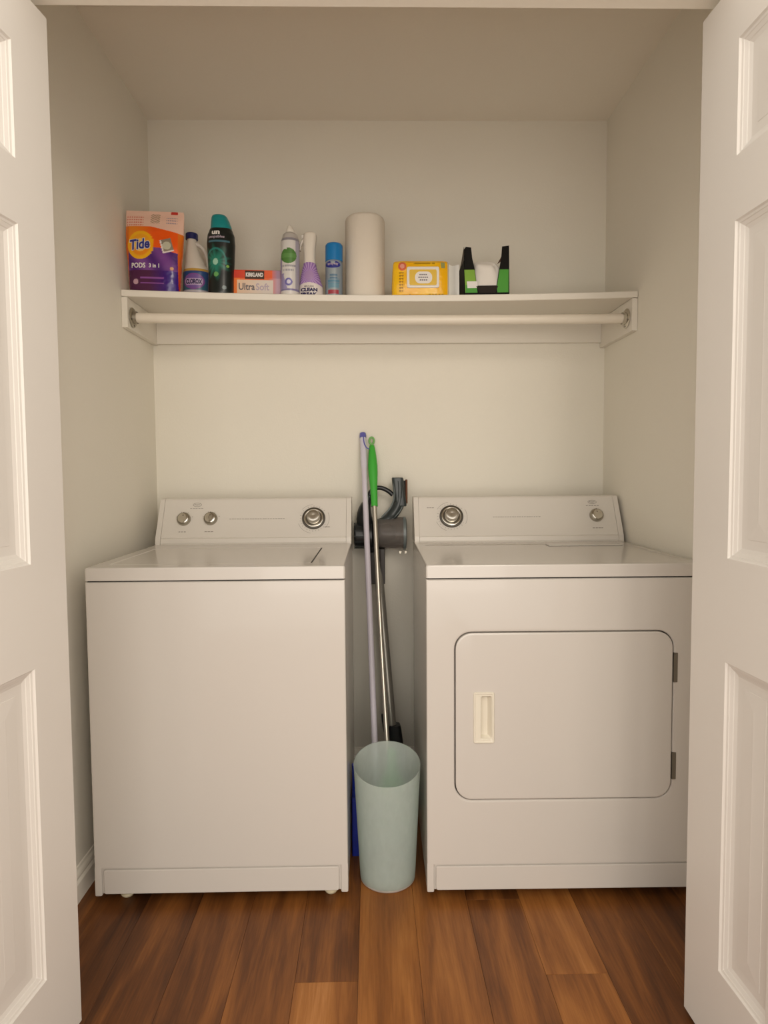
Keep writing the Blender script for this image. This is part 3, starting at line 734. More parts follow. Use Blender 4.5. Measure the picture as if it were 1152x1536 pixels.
# 4 dryer sheet box
it = item('dryer_sheet_box', 'low orange and red cardboard box lettered UltraSoft', 'box', 384.5, 0.60, sz=1.20)
W2, D2, H2 = 39.5/S, 0.055, 33/S
def boxprint(name, hw, d, h, cx, base, color, m, parent, step=0.0012, y0=None):
    """printed carton: fine front sheet wrapped on a bevelled block"""
    nx, nz = int(2*hw/step), int(h/step); bv = 0.0008; vs = []; cs = []; fs = []
    yf = -d
    for j in range(nz+1):
        for i in range(nx+1):
            x = -hw+2*hw*i/nx; z = h*j/nz; e = bv if (i in (0, nx) or j in (0, nz)) else 0
            vs.append((x, yf+e, z)); cs.append(color(cx+x*S, base-z*S, True))
    for j in range(nz):
        for i in range(nx): k = j*(nx+1)+i; fs.append((k, k+1, k+nx+2, k+nx+1))
    ring = [i for i in range(nx+1)]+[j*(nx+1)+nx for j in range(1, nz+1)]+[nz*(nx+1)+i for i in range(nx-1, -1, -1)]+[j*(nx+1) for j in range(nz-1, 0, -1)]
    n0 = len(vs)
    for k in ring: vs.append((vs[k][0], d, vs[k][2])); cs.append(color(cx+vs[k][0]*S, base-vs[k][2]*S, False))
    for i in range(len(ring)):
        j = (i+1) % len(ring); fs.append((ring[j], ring[i], n0+i, n0+j))
    fs.append(tuple(range(n0, len(vs)))[::-1])
    me = bpy.data.meshes.new(name); me.from_pydata(vs, [], fs); me.update()
    ca = me.color_attributes.new('print', 'FLOAT_COLOR', 'POINT')
    for i, c in enumerate(cs): ca.data[i].color = (*c, 1)
    return link(name, me, m, parent)
def flatmap(cx, base, d, px, py, eps=0.0006): return lambda a, b: Vector(((px-cx)/S+a, -d-eps, (base-py)/S+b))
def col(px, py, fr):
    if not fr: return C('d8501c')
    if 367.5 < px < 396.5 and 406 < py < 416: return C('3a2410')
    if py < 415: 
        return mixc(C('d02c18'), C('e8602c'), (px-345)/60) if px < 408 else mixc(C('e8602c'), C('a888a0'), (px-404)/12)
    if py > 435: return C('c84028') if px < 400 else C('c0a0a8')
    if 356 < px < 410 and 417 < py: return mixc(C('e8c4a4'), C('dcd0c4'), (px-356)/40)
    if px < 360: return mixc(C('e86018'), C('f08030'), (px-345)/12)
    return mixc(C('e87038'), C('c0a0b0'), (px-402)/14)
boxprint('carton', W2, D2, H2, 384.5, 438, col, PCARD, it)
text_obj('lettering', 'KIRKLAND', 5.2/S, flatmap(384.5, 438, D2, 382, 410.8), T_WHITE, it, width=26/S, bold=0.05)
text_obj('lettering', 'Ultra', 8.6/S, flatmap(384.5, 438, D2, 370.5, 425.5), T_GREY, it, width=24/S, bold=0.02)
text_obj('lettering', 'Soft', 8.6/S, flatmap(384.5, 438, D2, 394, 425.5), T_PALE, it, width=20/S, bold=0.02)

# 5 grey spray can with the green leaf
it = item('spray_can', 'pale grey spray can with a green leaf on the label', 'spray can', 432, 0.535, sz=1.022)
tab = [(439, 418.3, 445.7, 13.5), (437.5, 418, 446, 14), (362, 418, 446, 14), (360.5, 418.6, 445.4, 13.4), (358, 419.5, 444.5, 12.6), (352, 421, 443, 11.2), (349, 424, 440, 8), (348, 426, 438, 6)]
sh = Shell(tab, 432, 439, 2.0)
def col(px, py, fr):
    if py < 358: return C('b8b2ac')
    if py < 362: return C('8f8a92')
    if py > 434: return C('d8d2cc')
    if not fr: return C('b4b0b4')
    c = C('d4d0cc')
    if px > 441: c = C('a4a0ae')
    if px < 421 and py > 385: c = C('9a90b8')
    dx, dy = (px-431)/11.5, (py-384)/11.0
    leaf_ = (dx*dx+dy*dy < 1) and not (dx < -0.2 and dy < -0.75+0.2*dx)
    if leaf_: return C('4f7f3c') if abs(py-384) > 3 else C('5f8f4c')
    if 397 < py < 399.5 and 421 < px < 441 and math.sin(px*2.2) > -0.5: return C('8c8a94')
    if 403 < py < 405.5 and 422 < px < 440 and math.sin(px*2.6) > -0.4: return C('9c9aa2')
    if py > 409+((px-424)*0.18 if px > 424 else 0) and py < 431:
        r = math.hypot(px-431.5, py-421)
        if r < 3: return C('d4d0e0')
        if r < 5.6: return C('6c66a8')
        if px < 424+abs(py-412)*0.3: return C('9a90b8')
    if 430.5 < py < 433: return C('8078a0')
    return c
sh.build('can', col, PRINT, it, 120)
noz = Shell([(349, 426, 438, 6), (345, 426.2, 437.8, 5.8), (341, 427, 436, 4.5), (337.5, 428.5, 433.5, 2.8), (337, 429.5, 432.5, 1.5)], 432, 439, 2.2)
noz.build('nozzle', lambda a, b, c: C('e6dfd2'), PRINT, it, 40, 0.8)

# 6 trigger spray with purple sleeve
it = item('spray_bottle', 'white trigger spray bottle with a purple sleeve lettered Clean Freak', 'spray bottle', 464, 0.555, sz=1.045)
tab = [(440, 446, 482.5, 12), (436, 445.5, 483, 12.5), (425, 446, 482, 12.5), (412, 448, 478, 12), (400, 450.5, 473.5, 10.5), (392, 452.5, 471.5, 9.5), (391, 453, 471, 9.3)]
sh = Shell(tab, 464, 440, 2.2)
def col(px, py, fr):
    if not fr: return C('8c68a4')
    dx, dy = px-462, py-410; r = math.hypot(dx, dy)
    top_ = 424-4*math.cos(dx/16.0*1.4)
    if py > top_: return C('dcd2cc')
    if r < 7: return C('a888b4')
    a = math.atan2(dy, dx)
    return mixc(C('8a5fa8'), C('bfa2cc'), 0.5+0.5*math.sin(a*26))
sh.build('bottle', col, PRINT, it, 150)
sh.text('lettering', 'MR.CLEAN', 462, 425.6, 2.2, T_GREY, it, w=14, bold=0.03)
sh.text('lettering', 'CLEAN', 462, 430.3, 5.2, T_NAVY, it, w=25, bold=0.07)
sh.text('lettering', 'FREAK', 462, 436.6, 5.2, T_NAVY, it, w=25, bold=0.07)
nk = Shell([(392, 453, 471, 9), (384, 453, 470.5, 8.8), (372, 452.5, 470.5, 8.8), (364, 452, 471.5, 9), (352, 452.3, 472.5, 9), (349, 453.5, 471.5, 8.5), (347.8, 456, 469, 6.5)], 464, 440, 2.5)
nk.build('spray_head', lambda a, b, c: C('e2dacd'), PRINT, it, 60, 0.8)
bm = bmesh.new(); f = lambda px, py: Vector(((px-464)/S, 0, (440-py)/S))
add_tube(bm, catmull([f(454, 357), f(450.5, 361), f(448, 367), f(447.5, 373)], 5), [0.008]*10+[0.006]*6, 12, ell=(1.3, 0.55)); from_bm('trigger', bm, WHITEP, it, 'auto')
bm = bmesh.new(); add_tube(bm, [f(455, 352.5), f(450, 353)], [0.0085, 0.0065], 14); from_bm('nozzle', bm, WHITEP, it, 'auto')

# 7 small aerosol with the blue cap
it = item('aerosol_can', 'small grey blue aerosol can with a bright blue cap next to the paper roll', 'spray can', 499, 0.56, sz=1.07)
tab = [(440, 486.3, 511.7, 12.5), (438.5, 486, 512, 13), (391, 486, 512, 13), (388.5, 487, 511, 12)]
sh = Shell(tab, 499, 440, 2.0)
def col(px, py, fr):
    if not fr: return C('7b8894')
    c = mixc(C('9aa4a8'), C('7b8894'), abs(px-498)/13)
    if 407 < py < 418 and 493 < px < 505 and int(py*1.0) % 4 < 3: c = C('5f7c92')
    if 414 < py < 421 and 490 < px < 508 and int(py) % 4 < 3: c = C('5c88a0')
    if 430 < py < 435.5 and 490.5 < px < 506.5: c = C('a8404c')
    if 421 < py < 427 and 491 < px < 507: c = C('6c94a6')
    return c
sh.build('can', col, PRINT, it, 110)
sh.patch('emblem', 498, 395, 22, 10, T_BLUE, it, ell=True)
o = sh.text('lettering', 'sprayway', 498, 395, 3.6, T_PALE, it, w=16, bold=0.03)
for v in o.data.vertices: v.co.y -= 0.0008
lathe('cap', [(0.0285, 0.0), (0.0295, 0.001), (0.0295, 0.046), (0.0285, 0.051), (0.025, 0.0545), (0.018, 0.0555)], mat('blue_cap', '1a78b8', 0.3, var=0.03), it, 40, loc=(0, 0, (440-388.5)/S))

# 8 paper towel roll
it = item('paper_towel_roll', 'tall white roll of paper towels standing in the middle of the shelf', 'paper towels', 546.5, 0.60)
R = 0.0675
bm = bmesh.new(); loops = []
for r, h in ((0.021, 0.002), (R-0.004, 0.0), (R, 0.005), (R, 0.272), (R-0.002, 0.279), (R-0.007, 0.2835), (0.021, 0.284)):
    loops.append([((r+(0.0006*math.sin(5*a) if r > 0.05 else 0))*math.cos(a), (r+(0.0006*math.sin(5*a) if r > 0.05 else 0))*math.sin(a), h) for a in [2*PI*k/64 for k in range(64)]])
loops.append([(0.021*math.cos(2*PI*k/64), 0.021*math.sin(2*PI*k/64), 0.20) for k in range(64)])
loops.append([(0.021*math.cos(2*PI*k/64), 0.021*math.sin(2*PI*k/64), 0.002) for k in range(64)])
loft(bm, loops, False, False); from_bm('roll', bm, PAPER, it, 'auto')
bm = bmesh.new(); prev = None; lo = []
for i in range(13):
    a = math.radians(-35+i*2.4); r = R+0.0007+0.0010*(1-i/12)**2
    lo.append([(r*math.cos(a), r*math.sin(a), 0.002), (r*math.cos(a), r*math.sin(a), 0.270), ((r-0.0005)*math.cos(a), (r-0.0005)*math.sin(a), 0.270), ((r-0.0005)*math.cos(a), (r-0.0005)*math.sin(a), 0.002)])
loft(bm, lo); from_bm('loose_sheet', bm, PAPER, it, 'auto')
bm = bmesh.new(); loops = []
for r, h in ((0.0205, 0.003), (0.0205, 0.283), (0.019, 0.283), (0.019, 0.003)): loops.append([(r*math.cos(2*PI*k/32), r*math.sin(2*PI*k/32), h) for k in range(32)])
loft(bm, loops, False, False); from_bm('core', bm, BROWNC, it, 'auto')

# 9 yellow wipes pack, on its long side
it = item('wipes_pack', 'yellow soft pack of wet wipes with a white framed lid', 'wipes', 632, 0.56, sz=1.115)
tab = [(440.5, 588.5, 674, 14), (437, 588, 675, 17), (425, 588, 675, 18.5), (405, 589, 675, 18), (396, 590, 674, 15), (392.5, 591, 672.5, 11)]
sh = Shell(tab, 632, 440.5, 5.0)
yl, yl2 = C('f2b40a'), C('d89806')
def col(px, py, fr):
    if not fr: return C('d9c9a0') if px > 672 else yl2
    if px > 671: return C('cfc4ae')
    r = math.hypot(px-603.5, py-400.5)
    if r < 3.4: return C('e8a090')
    if r < 6.2: return C('d86848')
    if 598.5 < px < 605 and 409 < py < 436 and math.sin(py*1.6)+0.6*math.sin(px*1.5) > 0.1: return C('a87a0c')
    if 620 < px < 652 and 395.5 < py < 398 and math.sin(px*2) > -0.6: return C('b0860c')
    if 661 < px < 667 and 395 < py < 403: return C('9a9a60')
    if 612 < px < 666 and 437 < py < 439 and math.sin(px*1.3) > 0: return C('b0860c')
    return mixc(yl, C('f6c21c'), 0.5+0.5*math.sin(px*0.12))
sh.build('wrapper', col, PFILM, it, 260)
bm = bmesh.new()
yy = -0.0432
def q(px, py): return ((px-632)/S, (440.5-py)/S)
def frame_loop(x0, x1, y0, y1, r, y): 
    a, b = q(x0, y1); c, d = q(x1, y0); return rr_xz(a, c, b, d, r, y)
loft(bm, [frame_loop(610, 658, 402, 429.5, 0.006, yy+0.002), frame_loop(610, 658, 402, 429.5, 0.006, yy-0.001), frame_loop(610.6, 657.4, 402.6, 428.9, 0.006, yy-0.002), frame_loop(613, 655, 405, 427, 0.005, yy-0.002), frame_loop(613.5, 654.5, 405.5, 426.5, 0.005, yy-0.0006)], False, True)
lid = from_bm('lid', bm, WHITEP, it, 'auto'); lid['label'] = 'white plastic lid frame'
bm = bmesh.new(); loft(bm, [frame_loop(613.8, 654.2, 405.8, 426.2, 0.005, yy-0.0007), frame_loop(613.8, 654.2, 405.8, 426.2, 0.005, yy-0.0012)], False, True)
from_bm('lid_sticker', bm, mat('sticker_yellow', 'dcb428', 0.4, var=0.03), lid)
bm = bmesh.new(); n = 8
loft(bm, [frame_loop(622, 647.5, 408.5, 424, 0.0165, yy-0.0013), frame_loop(622, 647.5, 408.5, 424, 0.0165, yy-0.0018)], False, True)
from_bm('lid_badge', bm, T_WHITE, lid)
bm = bmesh.new()
for py, w_ in ((412.5, 12), (416, 15), (419.5, 11)):
    x = 634.5-w_/2
    while x < 634.5+w_/2:
        a, b = q(x, py+0.8); c, d = q(x+2.2, py-0.8); bm.faces.new([bm.verts.new((p, yy-0.0021, r_)) for p, r_ in ((a, b), (c, b), (c, d), (a, d))]); x += 3
from_bm('badge_print', bm, T_GREY, lid)
# crimped foil end at the right
bm = bmesh.new(); lo = []
for i, (px, hgt, dd) in enumerate(((673, 43, 15), (678, 41, 11), (683, 43, 5), (687, 45, 1.2), (690, 45, 0.8))):
    x = (px-632)/S; lo.append([(x, a*dd/S, 0.004+b*hgt/S/1.0) for a, b in ((-1, 0.02), (-1.0, 0.33), (-0.9, 0.66), (-0.8, 0.98), (0.8, 0.98), (0.9, 0.66), (1, 0.33), (1, 0.02))])
loft(bm, lo); o = from_bm('end_seal', bm, mat('clear_film_end', (0.85, 0.84, 0.80), 0.12, bump=0.5, bscale=40), it, 'auto'); o['label'] = 'silvery crimped end'

# 10 black and green carton, front torn open over white tissue
it = item('tissue_carton', 'black and green open carton with white tissue bulging out of its front', 'box', 729, 0.60, sz=1.04)
hw, D3, base = 34/S, 0.060, 440
cbk, cgr = C('0c0b09'), C('3f8a22')
def quadmesh(name, outline, y0, y1, m, parent, color=None):
    """sheet of card: outline in design units, thickness between y0 and y1"""
    bm = bmesh.new(); a = [((px-729)/S, (base-py)/S) for px, py in outline]
    loft(bm, [[(x, y0, z) for x, z in a], [(x, y1, z) for x, z in a]]); return from_bm(name, bm, m, parent)
CARDB = mat('black_card', (0.010, 0.009, 0.008), 0.6, var=0.1, spec=0.12); CARDG = mat('green_card', '3f9420', 0.5, var=0.05); CARDG2 = mat('light_green_card', '7aa828', 0.5, var=0.05); CARDI = mat('grey_card_inside', (0.16, 0.14, 0.12), 0.8, var=0.05)
front = [(695, 440), (763, 440), (763, 368), (761, 367), (752.5, 368), (751, 384), (748, 399), (744, 423), (714, 423), (711, 399), (707.5, 384), (706, 369), (698, 368), (695, 372)]
quadmesh('front_panel', front, -D3, -D3+0.0012, CARDB, it)
# the printed green fields, sheets glued on the front
pl_ = [((695.5, 400.5), (710.5, 400.5), (713.3, 421), (713.5, 433), (696.5, 433)), ((748.5, 400.5), (762, 400.5), (761.5, 433), (745, 433), (743.8, 424.5), (745, 421))]
for k, poly in enumerate(pl_): quadmesh('green_field', poly, -D3-0.0006, -D3+0.0002, CARDG2 if k == 0 else CARDG, it)
quadmesh('green_field', ((697, 422), (713.4, 422), (715, 433), (697, 433)), -D3-0.0009, -D3+0.0002, CARDG, it)
quadmesh('white_label', ((699, 417), (715, 417), (715, 426.5), (699.8, 426.5)), -D3-0.0014, -D3-0.0008, T_WHITE, it)
quadmesh('tuck_tab', ((713, 424), (746, 424), (741.5, 434), (718, 434)), -D3-0.0022, -D3-0.0012, mat('dark_card_tab', (0.028, 0.022, 0.018), 0.7, var=0.1, spec=0.15), it)
bm = bmesh.new()
add_box(bm, -hw, -hw+0.0012, -D3, D3, 0, 0.120); add_box(bm, hw-0.0012, hw, -D3, D3, 0, 0.166); add_box(bm, -hw, hw, -D3, D3, 0, 0.0012)
from_bm('side_panels', bm, CARDB, it)
bm = bmesh.new()
lo = [[(-hw, y, 0.118), (-hw+0.0012, y, 0.118), (-hw+0.0012, y, h), (-hw, y, h)] for y, h in ((-D3, 0.162), (-D3*0.5, 0.150), (0.0, 0.136), (D3*0.6, 0.124), (D3, 0.119))]
loft(bm, lo); from_bm('torn_side', bm, CARDI, it)
quadmesh('back_panel', ((695, 440), (763, 440), (763, 408), (695, 408)), D3-0.0012, D3, CARDB, it)
bm = bmesh.new(); loft(bm, [[(hw-0.003, -D3+0.004, 0.166), (hw-0.003, -D3+0.05, 0.166), (hw-0.030, -D3+0.045, 0.120), (hw-0.022, -D3+0.006, 0.120)], [(hw-0.0045, -D3+0.004, 0.166), (hw-0.0045, -D3+0.05, 0.166), (hw-0.0315, -D3+0.045, 0.1205), (hw-0.0235, -D3+0.006, 0.1205)]])
from_bm('flap', bm, BROWNC, it)
# crumpled tissue
bm = bmesh.new(); bmesh.ops.create_icosphere(bm, subdivisions=5, radius=1.0)
rr = random.Random(4); waves = [(Vector((rr.uniform(-6, 6), rr.uniform(-6, 6), rr.uniform(-6, 6))), rr.uniform(0, 6), rr.uniform(0.010, 0.030)*1.2) for _ in range(18)]
for v in bm.verts:
    p = v.co.copy(); s_ = 1+sum(a*math.sin(k.dot(p)+ph) for k, ph, a in waves)
    e = lambda t, k: math.copysign(abs(t)**k, t)
    wdt = 0.0500*(1+0.10*p.z)
    v.co = Vector((e(p.x, 0.7)*wdt*s_, e(p.y, 0.7)*0.040*s_-0.017, e(p.z, 0.55)*0.0610*(0.75+0.25*s_)+0.0625))
tis = from_bm('tissue', bm, TISSUE, it, True)

# ------------------------------------------------------------------ between the machines
# frosted bin
bn = thing('frosted_bin', 'tall translucent frosted wastebasket on the floor between washer and dryer', 'bin', (0.0385, 0.112, 0))
def binloop(z, r, slant=0.0, n=64):
    return [(r*math.cos(2*PI*k/n), r*math.sin(2*PI*k/n), z+slant*math.sin(2*PI*k/n)) for k in range(n)]
bm = bmesh.new(); lo = []; t = 0.0022
for k in range(15):
    f = k/14; r = 0.0790+(0.0955-0.0790)*f; z = 0.010+0.327*f; sl = 0.026*max(0, f)**3
    lo.append(binloop(z, r, sl))
lo = [binloop(0.0, 0.066), binloop(0.001, 0.071), binloop(0.005, 0.0755)]+lo
inn = [binloop(0.3374, 0.0955-t*0.5, 0.026)]+[binloop(0.010+0.327*(k/14), 0.0790+(0.0955-0.0790)*(k/14)-t, 0.026*(k/14)**3) for k in range(14, 0, -1)]+[binloop(0.012, 0.074)]
loft(bm, lo+inn, True, True)
from_bm('bin_wall', bm, FROST, bn, 'auto')
lathe('base_ring', [(0.060, -0.0), (0.0735, 0.0002), (0.0775, 0.004), (0.0785, 0.008), (0.070, 0.010)], mat('base_frost', (0.50, 0.46, 0.42), 0.4, var=0.03), bn, 64)

# purple-white pole leaning on the back wall
def lerp(a, b, t): return Vector(a)+(Vector(b)-Vector(a))*t
TA, TB = Vector((-0.0300, 0.797, 1.3115)), Vector((0.0135, 0.305, 0.012))
mp = thing('mop', 'lilac white mop handle with a violet cap, leaning left of the green broom', 'mop', (TB.x, TB.y, 0))
off = -Vector((TB.x, TB.y, 0))
tube('pole', [lerp(TB, TA, k/12)+off for k in range(12)]+[lerp(TB, TA, 0.925)+off], 0.0102, POLEW, mp, 20)
tube('grip', [lerp(TB, TA, k)+off for k in (0.90, 0.91, 0.985, 0.992)], [0.0108, 0.0122, 0.0122, 0.0112], mat('lilac_grip', (0.62, 0.60, 0.68), 0.4, var=0.03), mp, 20)
tube('cap', [lerp(TB, TA, k)+off for k in (0.990, 0.996, 1.004, 1.006)], [0.0125, 0.013, 0.0115, 0.006], BLUECAP, mp, 20)
hk = [lerp(TB, TA, 0.996)+off+Vector((0.002, -0.0125, 0)), lerp(TB, TA, 0.975)+off+Vector((0.004, -0.0135, 0)), lerp(TB, TA, 0.962)+off+Vector((0.012, -0.011, 0)), lerp(TB, TA, 0.957)+off+Vector((0.022, -0.004, 0))]
tube('hook', catmull(hk, 4), 0.0022, BLUECAP, mp, 10)
bm = bmesh.new(); add_box(bm, -0.036, 0.0035, -0.045, 0.045, 0.0, 0.020, 0.006); add_tube(bm, [(-0.008, -0.004, 0.015), (-0.0018, 0.020, 0.06)], [0.011, 0.0112], 16)
from_bm('mop_head', bm, WHITEP, mp, 'auto')

# green broom
TA2, TB2 = Vector((0.0035, 0.795, 1.288)), Vector((0.0590, 0.315, 0.03))
br = thing('broom', 'green handled broom with a thin silver pole, right of the lilac mop handle', 'broom', (TB2.x, TB2.y, 0))
off = -Vector((TB2.x, TB2.y, 0))
P2 = lambda t: lerp(TB2, TA2, t)+off
bend = lambda t: P2(t)+Vector((0.0045*math.sin(PI*max(0, (t-0.0))*1.0), 0, 0))*-1
tube('pole', [bend(k/16) for k in range(14)], 0.0085, POLES, br, 18)
gr = [(0.805, 0.0120), (0.82, 0.0125), (0.86, 0.0135), (0.90, 0.0175), (0.925, 0.0180), (0.95, 0.0155), (0.975, 0.0120), (0.985, 0.0095)]
tube('grip', [bend(a) for a, _ in gr], [r for _, r in gr], GREEN, br, 20, ell=(0.8, 1.0))
bm = bmesh.new(); ctr = bend(1.0); n = 20
add_tube(bm, [ctr+Vector((math.cos(2*PI*k/n)*0.0085, 0, math.sin(2*PI*k/n)*0.013)) for k in range(n+1)], 0.0042, 10, caps=False)
o = from_bm('hanging_loop', bm, mat('pale_green_loop', (0.20, 0.46, 0.14), 0.4, var=0.05), br, 'auto')
bm = bmesh.new()
loft(bm, [rr_xy(-0.038, 0.038, -0.022, 0.022, 0.010, z)if z < 0.2 else rr_xy(-0.015, 0.015, -0.015, 0.015, 0.0148, z) for z in (0.150, 0.16, 0.19, 0.235, 0.29)])
from_bm('broom_head', bm, GREEN, br, 'auto')
bm = bmesh.new(); rr = random.Random(9)
for i in range(13):
    for j in range(5):
        x, y = -0.034+i*0.0057, -0.018+j*0.009
        add_tube(bm, [(x, y, 0.152), (x*1.25+rr.uniform(-.002, .002), y*1.2, 0.002)], [0.0028, 0.0018], 5)
o = from_bm('bristles', bm, BRISTLE, br); o['kind'] = 'stuff'

# blue dustpan standing in the gap, behind the bin
dp = thing('dustpan', 'blue plastic dustpan standing on edge behind the frosted bin', 'dustpan', (-0.045, 0.250, 0))
bm = bmesh.new()
add_box(bm, -0.022, -0.018, -0.030, 0.090, 0.0, 0.185, 0.0015); add_box(bm, -0.022, 0.004, -0.030, -0.026, 0.0, 0.185, 0.0015); add_box(bm, -0.022, 0.004, 0.086, 0.090, 0.0, 0.185, 0.0015); add_box(bm, -0.022, 0.004, -0.030, 0.090, 0.181, 0.185, 0.0015)
from_bm('pan', bm, BLUEP, dp, 'auto')
bm = bmesh.new(); add_tube(bm, [(-0.016, 0.03, 0.18), (-0.016, 0.03, 0.215), (-0.016, 0.03, 0.26)], [0.011, 0.010, 0.012], 14, ell=(1, 0.6)); from_bm('handle', bm, BLUEP, dp, 'auto')

# stick vacuum against the back wall
VY = 0.742
va = thing('stick_vacuum', 'black and grey stick vacuum with a looped handle standing against the back wall', 'vacuum cleaner', (0.07, 0.66, 0))
def V(px, py, dy=0.0):      # body plane of the vacuum, design coordinates at 401 units per metre
    return Vector((0.0335+(px-571)/402.0-0.07, VY+dy-0.66, 1.0835+(745-py)/402.0))
HP = catmull([V(600, 724), V(600.5, 740), V(599, 757), V(592, 771), V(580, 783), V(564, 790)], 5)
tube('handle', HP, [0.022]*8+[0.0215]*5+[0.021]*5+[0.018]*(len(HP)-18), GREYP, va, 20, ell=(1.25, 1.0))
bm = bmesh.new(); hp2 = catmull([V(591.5, 727, -0.020), V(592, 741, -0.020), V(590.5, 754, -0.020), V(584.5, 766, -0.020), V(573, 778, -0.019)], 5); add_tube(bm, hp2, 0.0032, 8)
hp3 = catmull([V(605, 727, -0.019), V(605.5, 752, -0.019), V(602, 766, -0.020), V(594, 776, -0.020), V(583, 785, -0.018)], 5); add_tube(bm, hp3, 0.0026, 8)
from_bm('handle_trim', bm, LINEP, va, 'auto')
bm = bmesh.new(); lo = []
for t in (0, 0.04, 0.5, 0.96, 1.0):
    k = 0.9 if t in (0, 1.0) else 1.0; p = lerp(V(597, 719), V(602, 762), t); lo.append([(p.x+a*0.022*k, p.y+b*0.026*k, p.z) for a, b in [(math.copysign(abs(math.cos(2*PI*i/24))**0.5, math.cos(2*PI*i/24)), math.copysign(abs(math.sin(2*PI*i/24))**0.5, math.sin(2*PI*i/24))) for i in range(24)]])
loft(bm, lo); from_bm('battery', bm, GREYP, va, 'auto')
bm = bmesh.new(); add_box(bm, V(609, 0).x, V(612, 0).x, VY-0.66-0.012, VY-0.66+0.012, V(0, 758).z, V(0, 722).z, 0.002); from_bm('release_latch', bm, BROWNC, va, 'auto')
tube('front_arm', catmull([V(590, 745), V(583, 739), V(573, 734.5), V(564, 735), V(557, 741), V(553, 750), V(549, 762)], 5), [0.0085]*15+[0.010]*8+[0.014]*8, BLACKP, va, 16)
bd = catmull([V(553, 752), V(548, 765), V(547, 780), V(550, 797), V(556, 815), V(563, 829)], 4)
tube('body', bd, [0.012, 0.014, 0.017, 0.020, 0.023, 0.025, 0.027, 0.028]+[0.030]*(len(bd)-11)+[0.029, 0.027, 0.022], BLACKP, va, 24, ell=(1.1, 1))
mo = V(545, 806)
bm = bmesh.new(); lo = []
for r, h in ((0.020, -0.039), (0.036, -0.038), (0.042, -0.034), (0.044, -0.03), (0.044, 0.01), (0.050, 0.016), (0.050, 0.036), (0.044, 0.042), (0.030, 0.045)):
    lo.append([(mo.x+h*0.9, mo.y+math.cos(2*PI*k/36)*min(r, 0.050), mo.z+math.sin(2*PI*k/36)*r*1.06-h*0.1) for k in range(36)])
loft(bm, lo); mot = from_bm('motor_housing', bm, BLACKP, va, 'auto')
bm = bmesh.new()
for k in range(14):
    a = 2*PI*k/14; c, s = math.cos(a), math.sin(a); add_tube(bm, [(mo.x-0.034, mo.y+c*0.0445, mo.z+s*0.047), (mo.x+0.006, mo.y+c*0.0445, mo.z+s*0.047)], 0.0016, 6)
from_bm('motor_rib', bm, GREYP, mot)
# smoked dust cup lying level, with the filter inside
c0 = V(563, 803)
bm = bmesh.new(); lo = []
for r, h in ((0.046, 0.0), (0.053, 0.004), (0.059, 0.05), (0.061, 0.105), (0.061, 0.112), (0.059, 0.112), (0.058, 0.105), (0.056, 0.05), (0.050, 0.006)):
    lo.append([(c0.x+h, c0.y-0.002+math.cos(2*PI*k/40)*r, c0.z+math.sin(2*PI*k/40)*r) for k in range(40)])
loft(bm, lo, True, True); cup = from_bm('dust_cup', bm, CUPM, va, 'auto'); cup['label'] = 'smoked see-through dust cup'
bm = bmesh.new(); lo = []
for r, h in ((0.030, 0.008), (0.040, 0.02), (0.038, 0.05), (0.020, 0.075)): lo.append([(c0.x+h, c0.y+math.cos(2*PI*k/24)*r, c0.z+math.sin(2*PI*k/24)*r) for k in range(24)])
loft(bm, lo); from_bm('filter', bm, FILT, cup, 'auto')
bm = bmesh.new(); lo = []
for r, h in ((0.0622, 0.104), (0.0622, 0.1135), (0.054, 0.1165)): lo.append([(c0.x+h, c0.y-0.002+math.cos(2*PI*k/40)*r, c0.z+math.sin(2*PI*k/40)*r) for k in range(40)])
lo2 = [[(x, y, z) for x, y, z in l] for l in lo]
loft(bm, lo2, False, False); from_bm('cup_rim', bm, LINEP, cup, 'auto')
bm = bmesh.new()
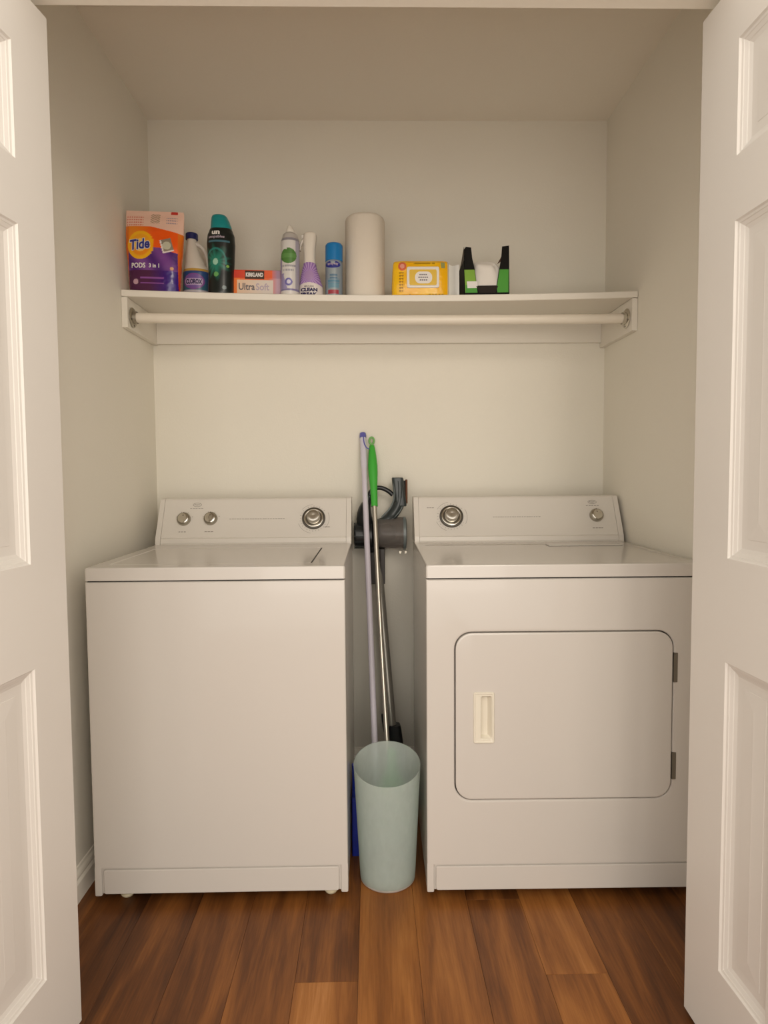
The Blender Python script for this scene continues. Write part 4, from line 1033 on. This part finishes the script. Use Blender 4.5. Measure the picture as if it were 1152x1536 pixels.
for px in (600, 608): add_box(bm, V(px, 0).x-0.005, V(px, 0).x+0.005, VY-0.66-0.045, VY-0.66-0.030, V(0, 832).z, V(0, 827.5).z, 0.001)
from_bm('latch', bm, SATIN, cup)
# sleeve, wand, neck and floor head
def W_(px, py, y): # point on the wand line
    return Vector((0, 0, 0))
wt, wb = V(568, 834), Vector((0.068-0.07, 0.640-0.66, 0.235))
bm = bmesh.new(); a, b_ = V(566.5, 826), V(567.5, 879)
for sx in (-0.0175, 0.0175):
    add_box(bm, a.x+sx-0.0095, a.x+sx+0.0095, a.y-0.020, a.y+0.020, b_.z, a.z, 0.003)
add_box(bm, a.x-0.012, a.x+0.012, a.y-0.010, a.y+0.022, b_.z+0.02, a.z, 0.003)
from_bm('wand_socket', bm, mat('dark_brown_plastic', (0.030, 0.022, 0.018), 0.4, var=0.2), va, 'auto')
tube('wand', [lerp(a+Vector((0, 0.0, -0.05)), wb, k/8) for k in range(9)], 0.0170, TUBEG, va, 24)
bm = bmesh.new(); lo = []
for t_, hw_ in ((0, 0.020), (0.05, 0.023), (0.6, 0.027), (1.0, 0.030)):
    p = lerp(wb+Vector((0.010, 0.000, 0.012)), Vector((0.096-0.07, 0.612-0.66, 0.050)), t_)
    lo.append([(p.x+hw_*math.copysign(abs(math.cos(2*PI*i/20))**0.6, math.cos(2*PI*i/20)), p.y+0.022*math.copysign(abs(math.sin(2*PI*i/20))**0.6, math.sin(2*PI*i/20)), p.z) for i in range(20)])
loft(bm, lo); from_bm('neck', bm, BLACKP, va, 'auto')
tube('pedal', catmull([Vector((-0.034, -0.030, 0.290)), Vector((-0.031, -0.034, 0.255)), Vector((-0.022, -0.034, 0.215)), Vector((0.004, -0.03, 0.17))], 4), 0.0065, BLACKP, va, 12)
bm = bmesh.new(); add_box(bm, -0.050, 0.075, -0.150, -0.020, 0.004, 0.058, 0.012); from_bm('floor_head', bm, BLACKP, va, 'auto')
for x in (-0.046, 0.071): tube('wheel', [(x-0.006, -0.030, 0.0141), (x+0.006, -0.030, 0.0141)], 0.014, GREYP, va, 20)
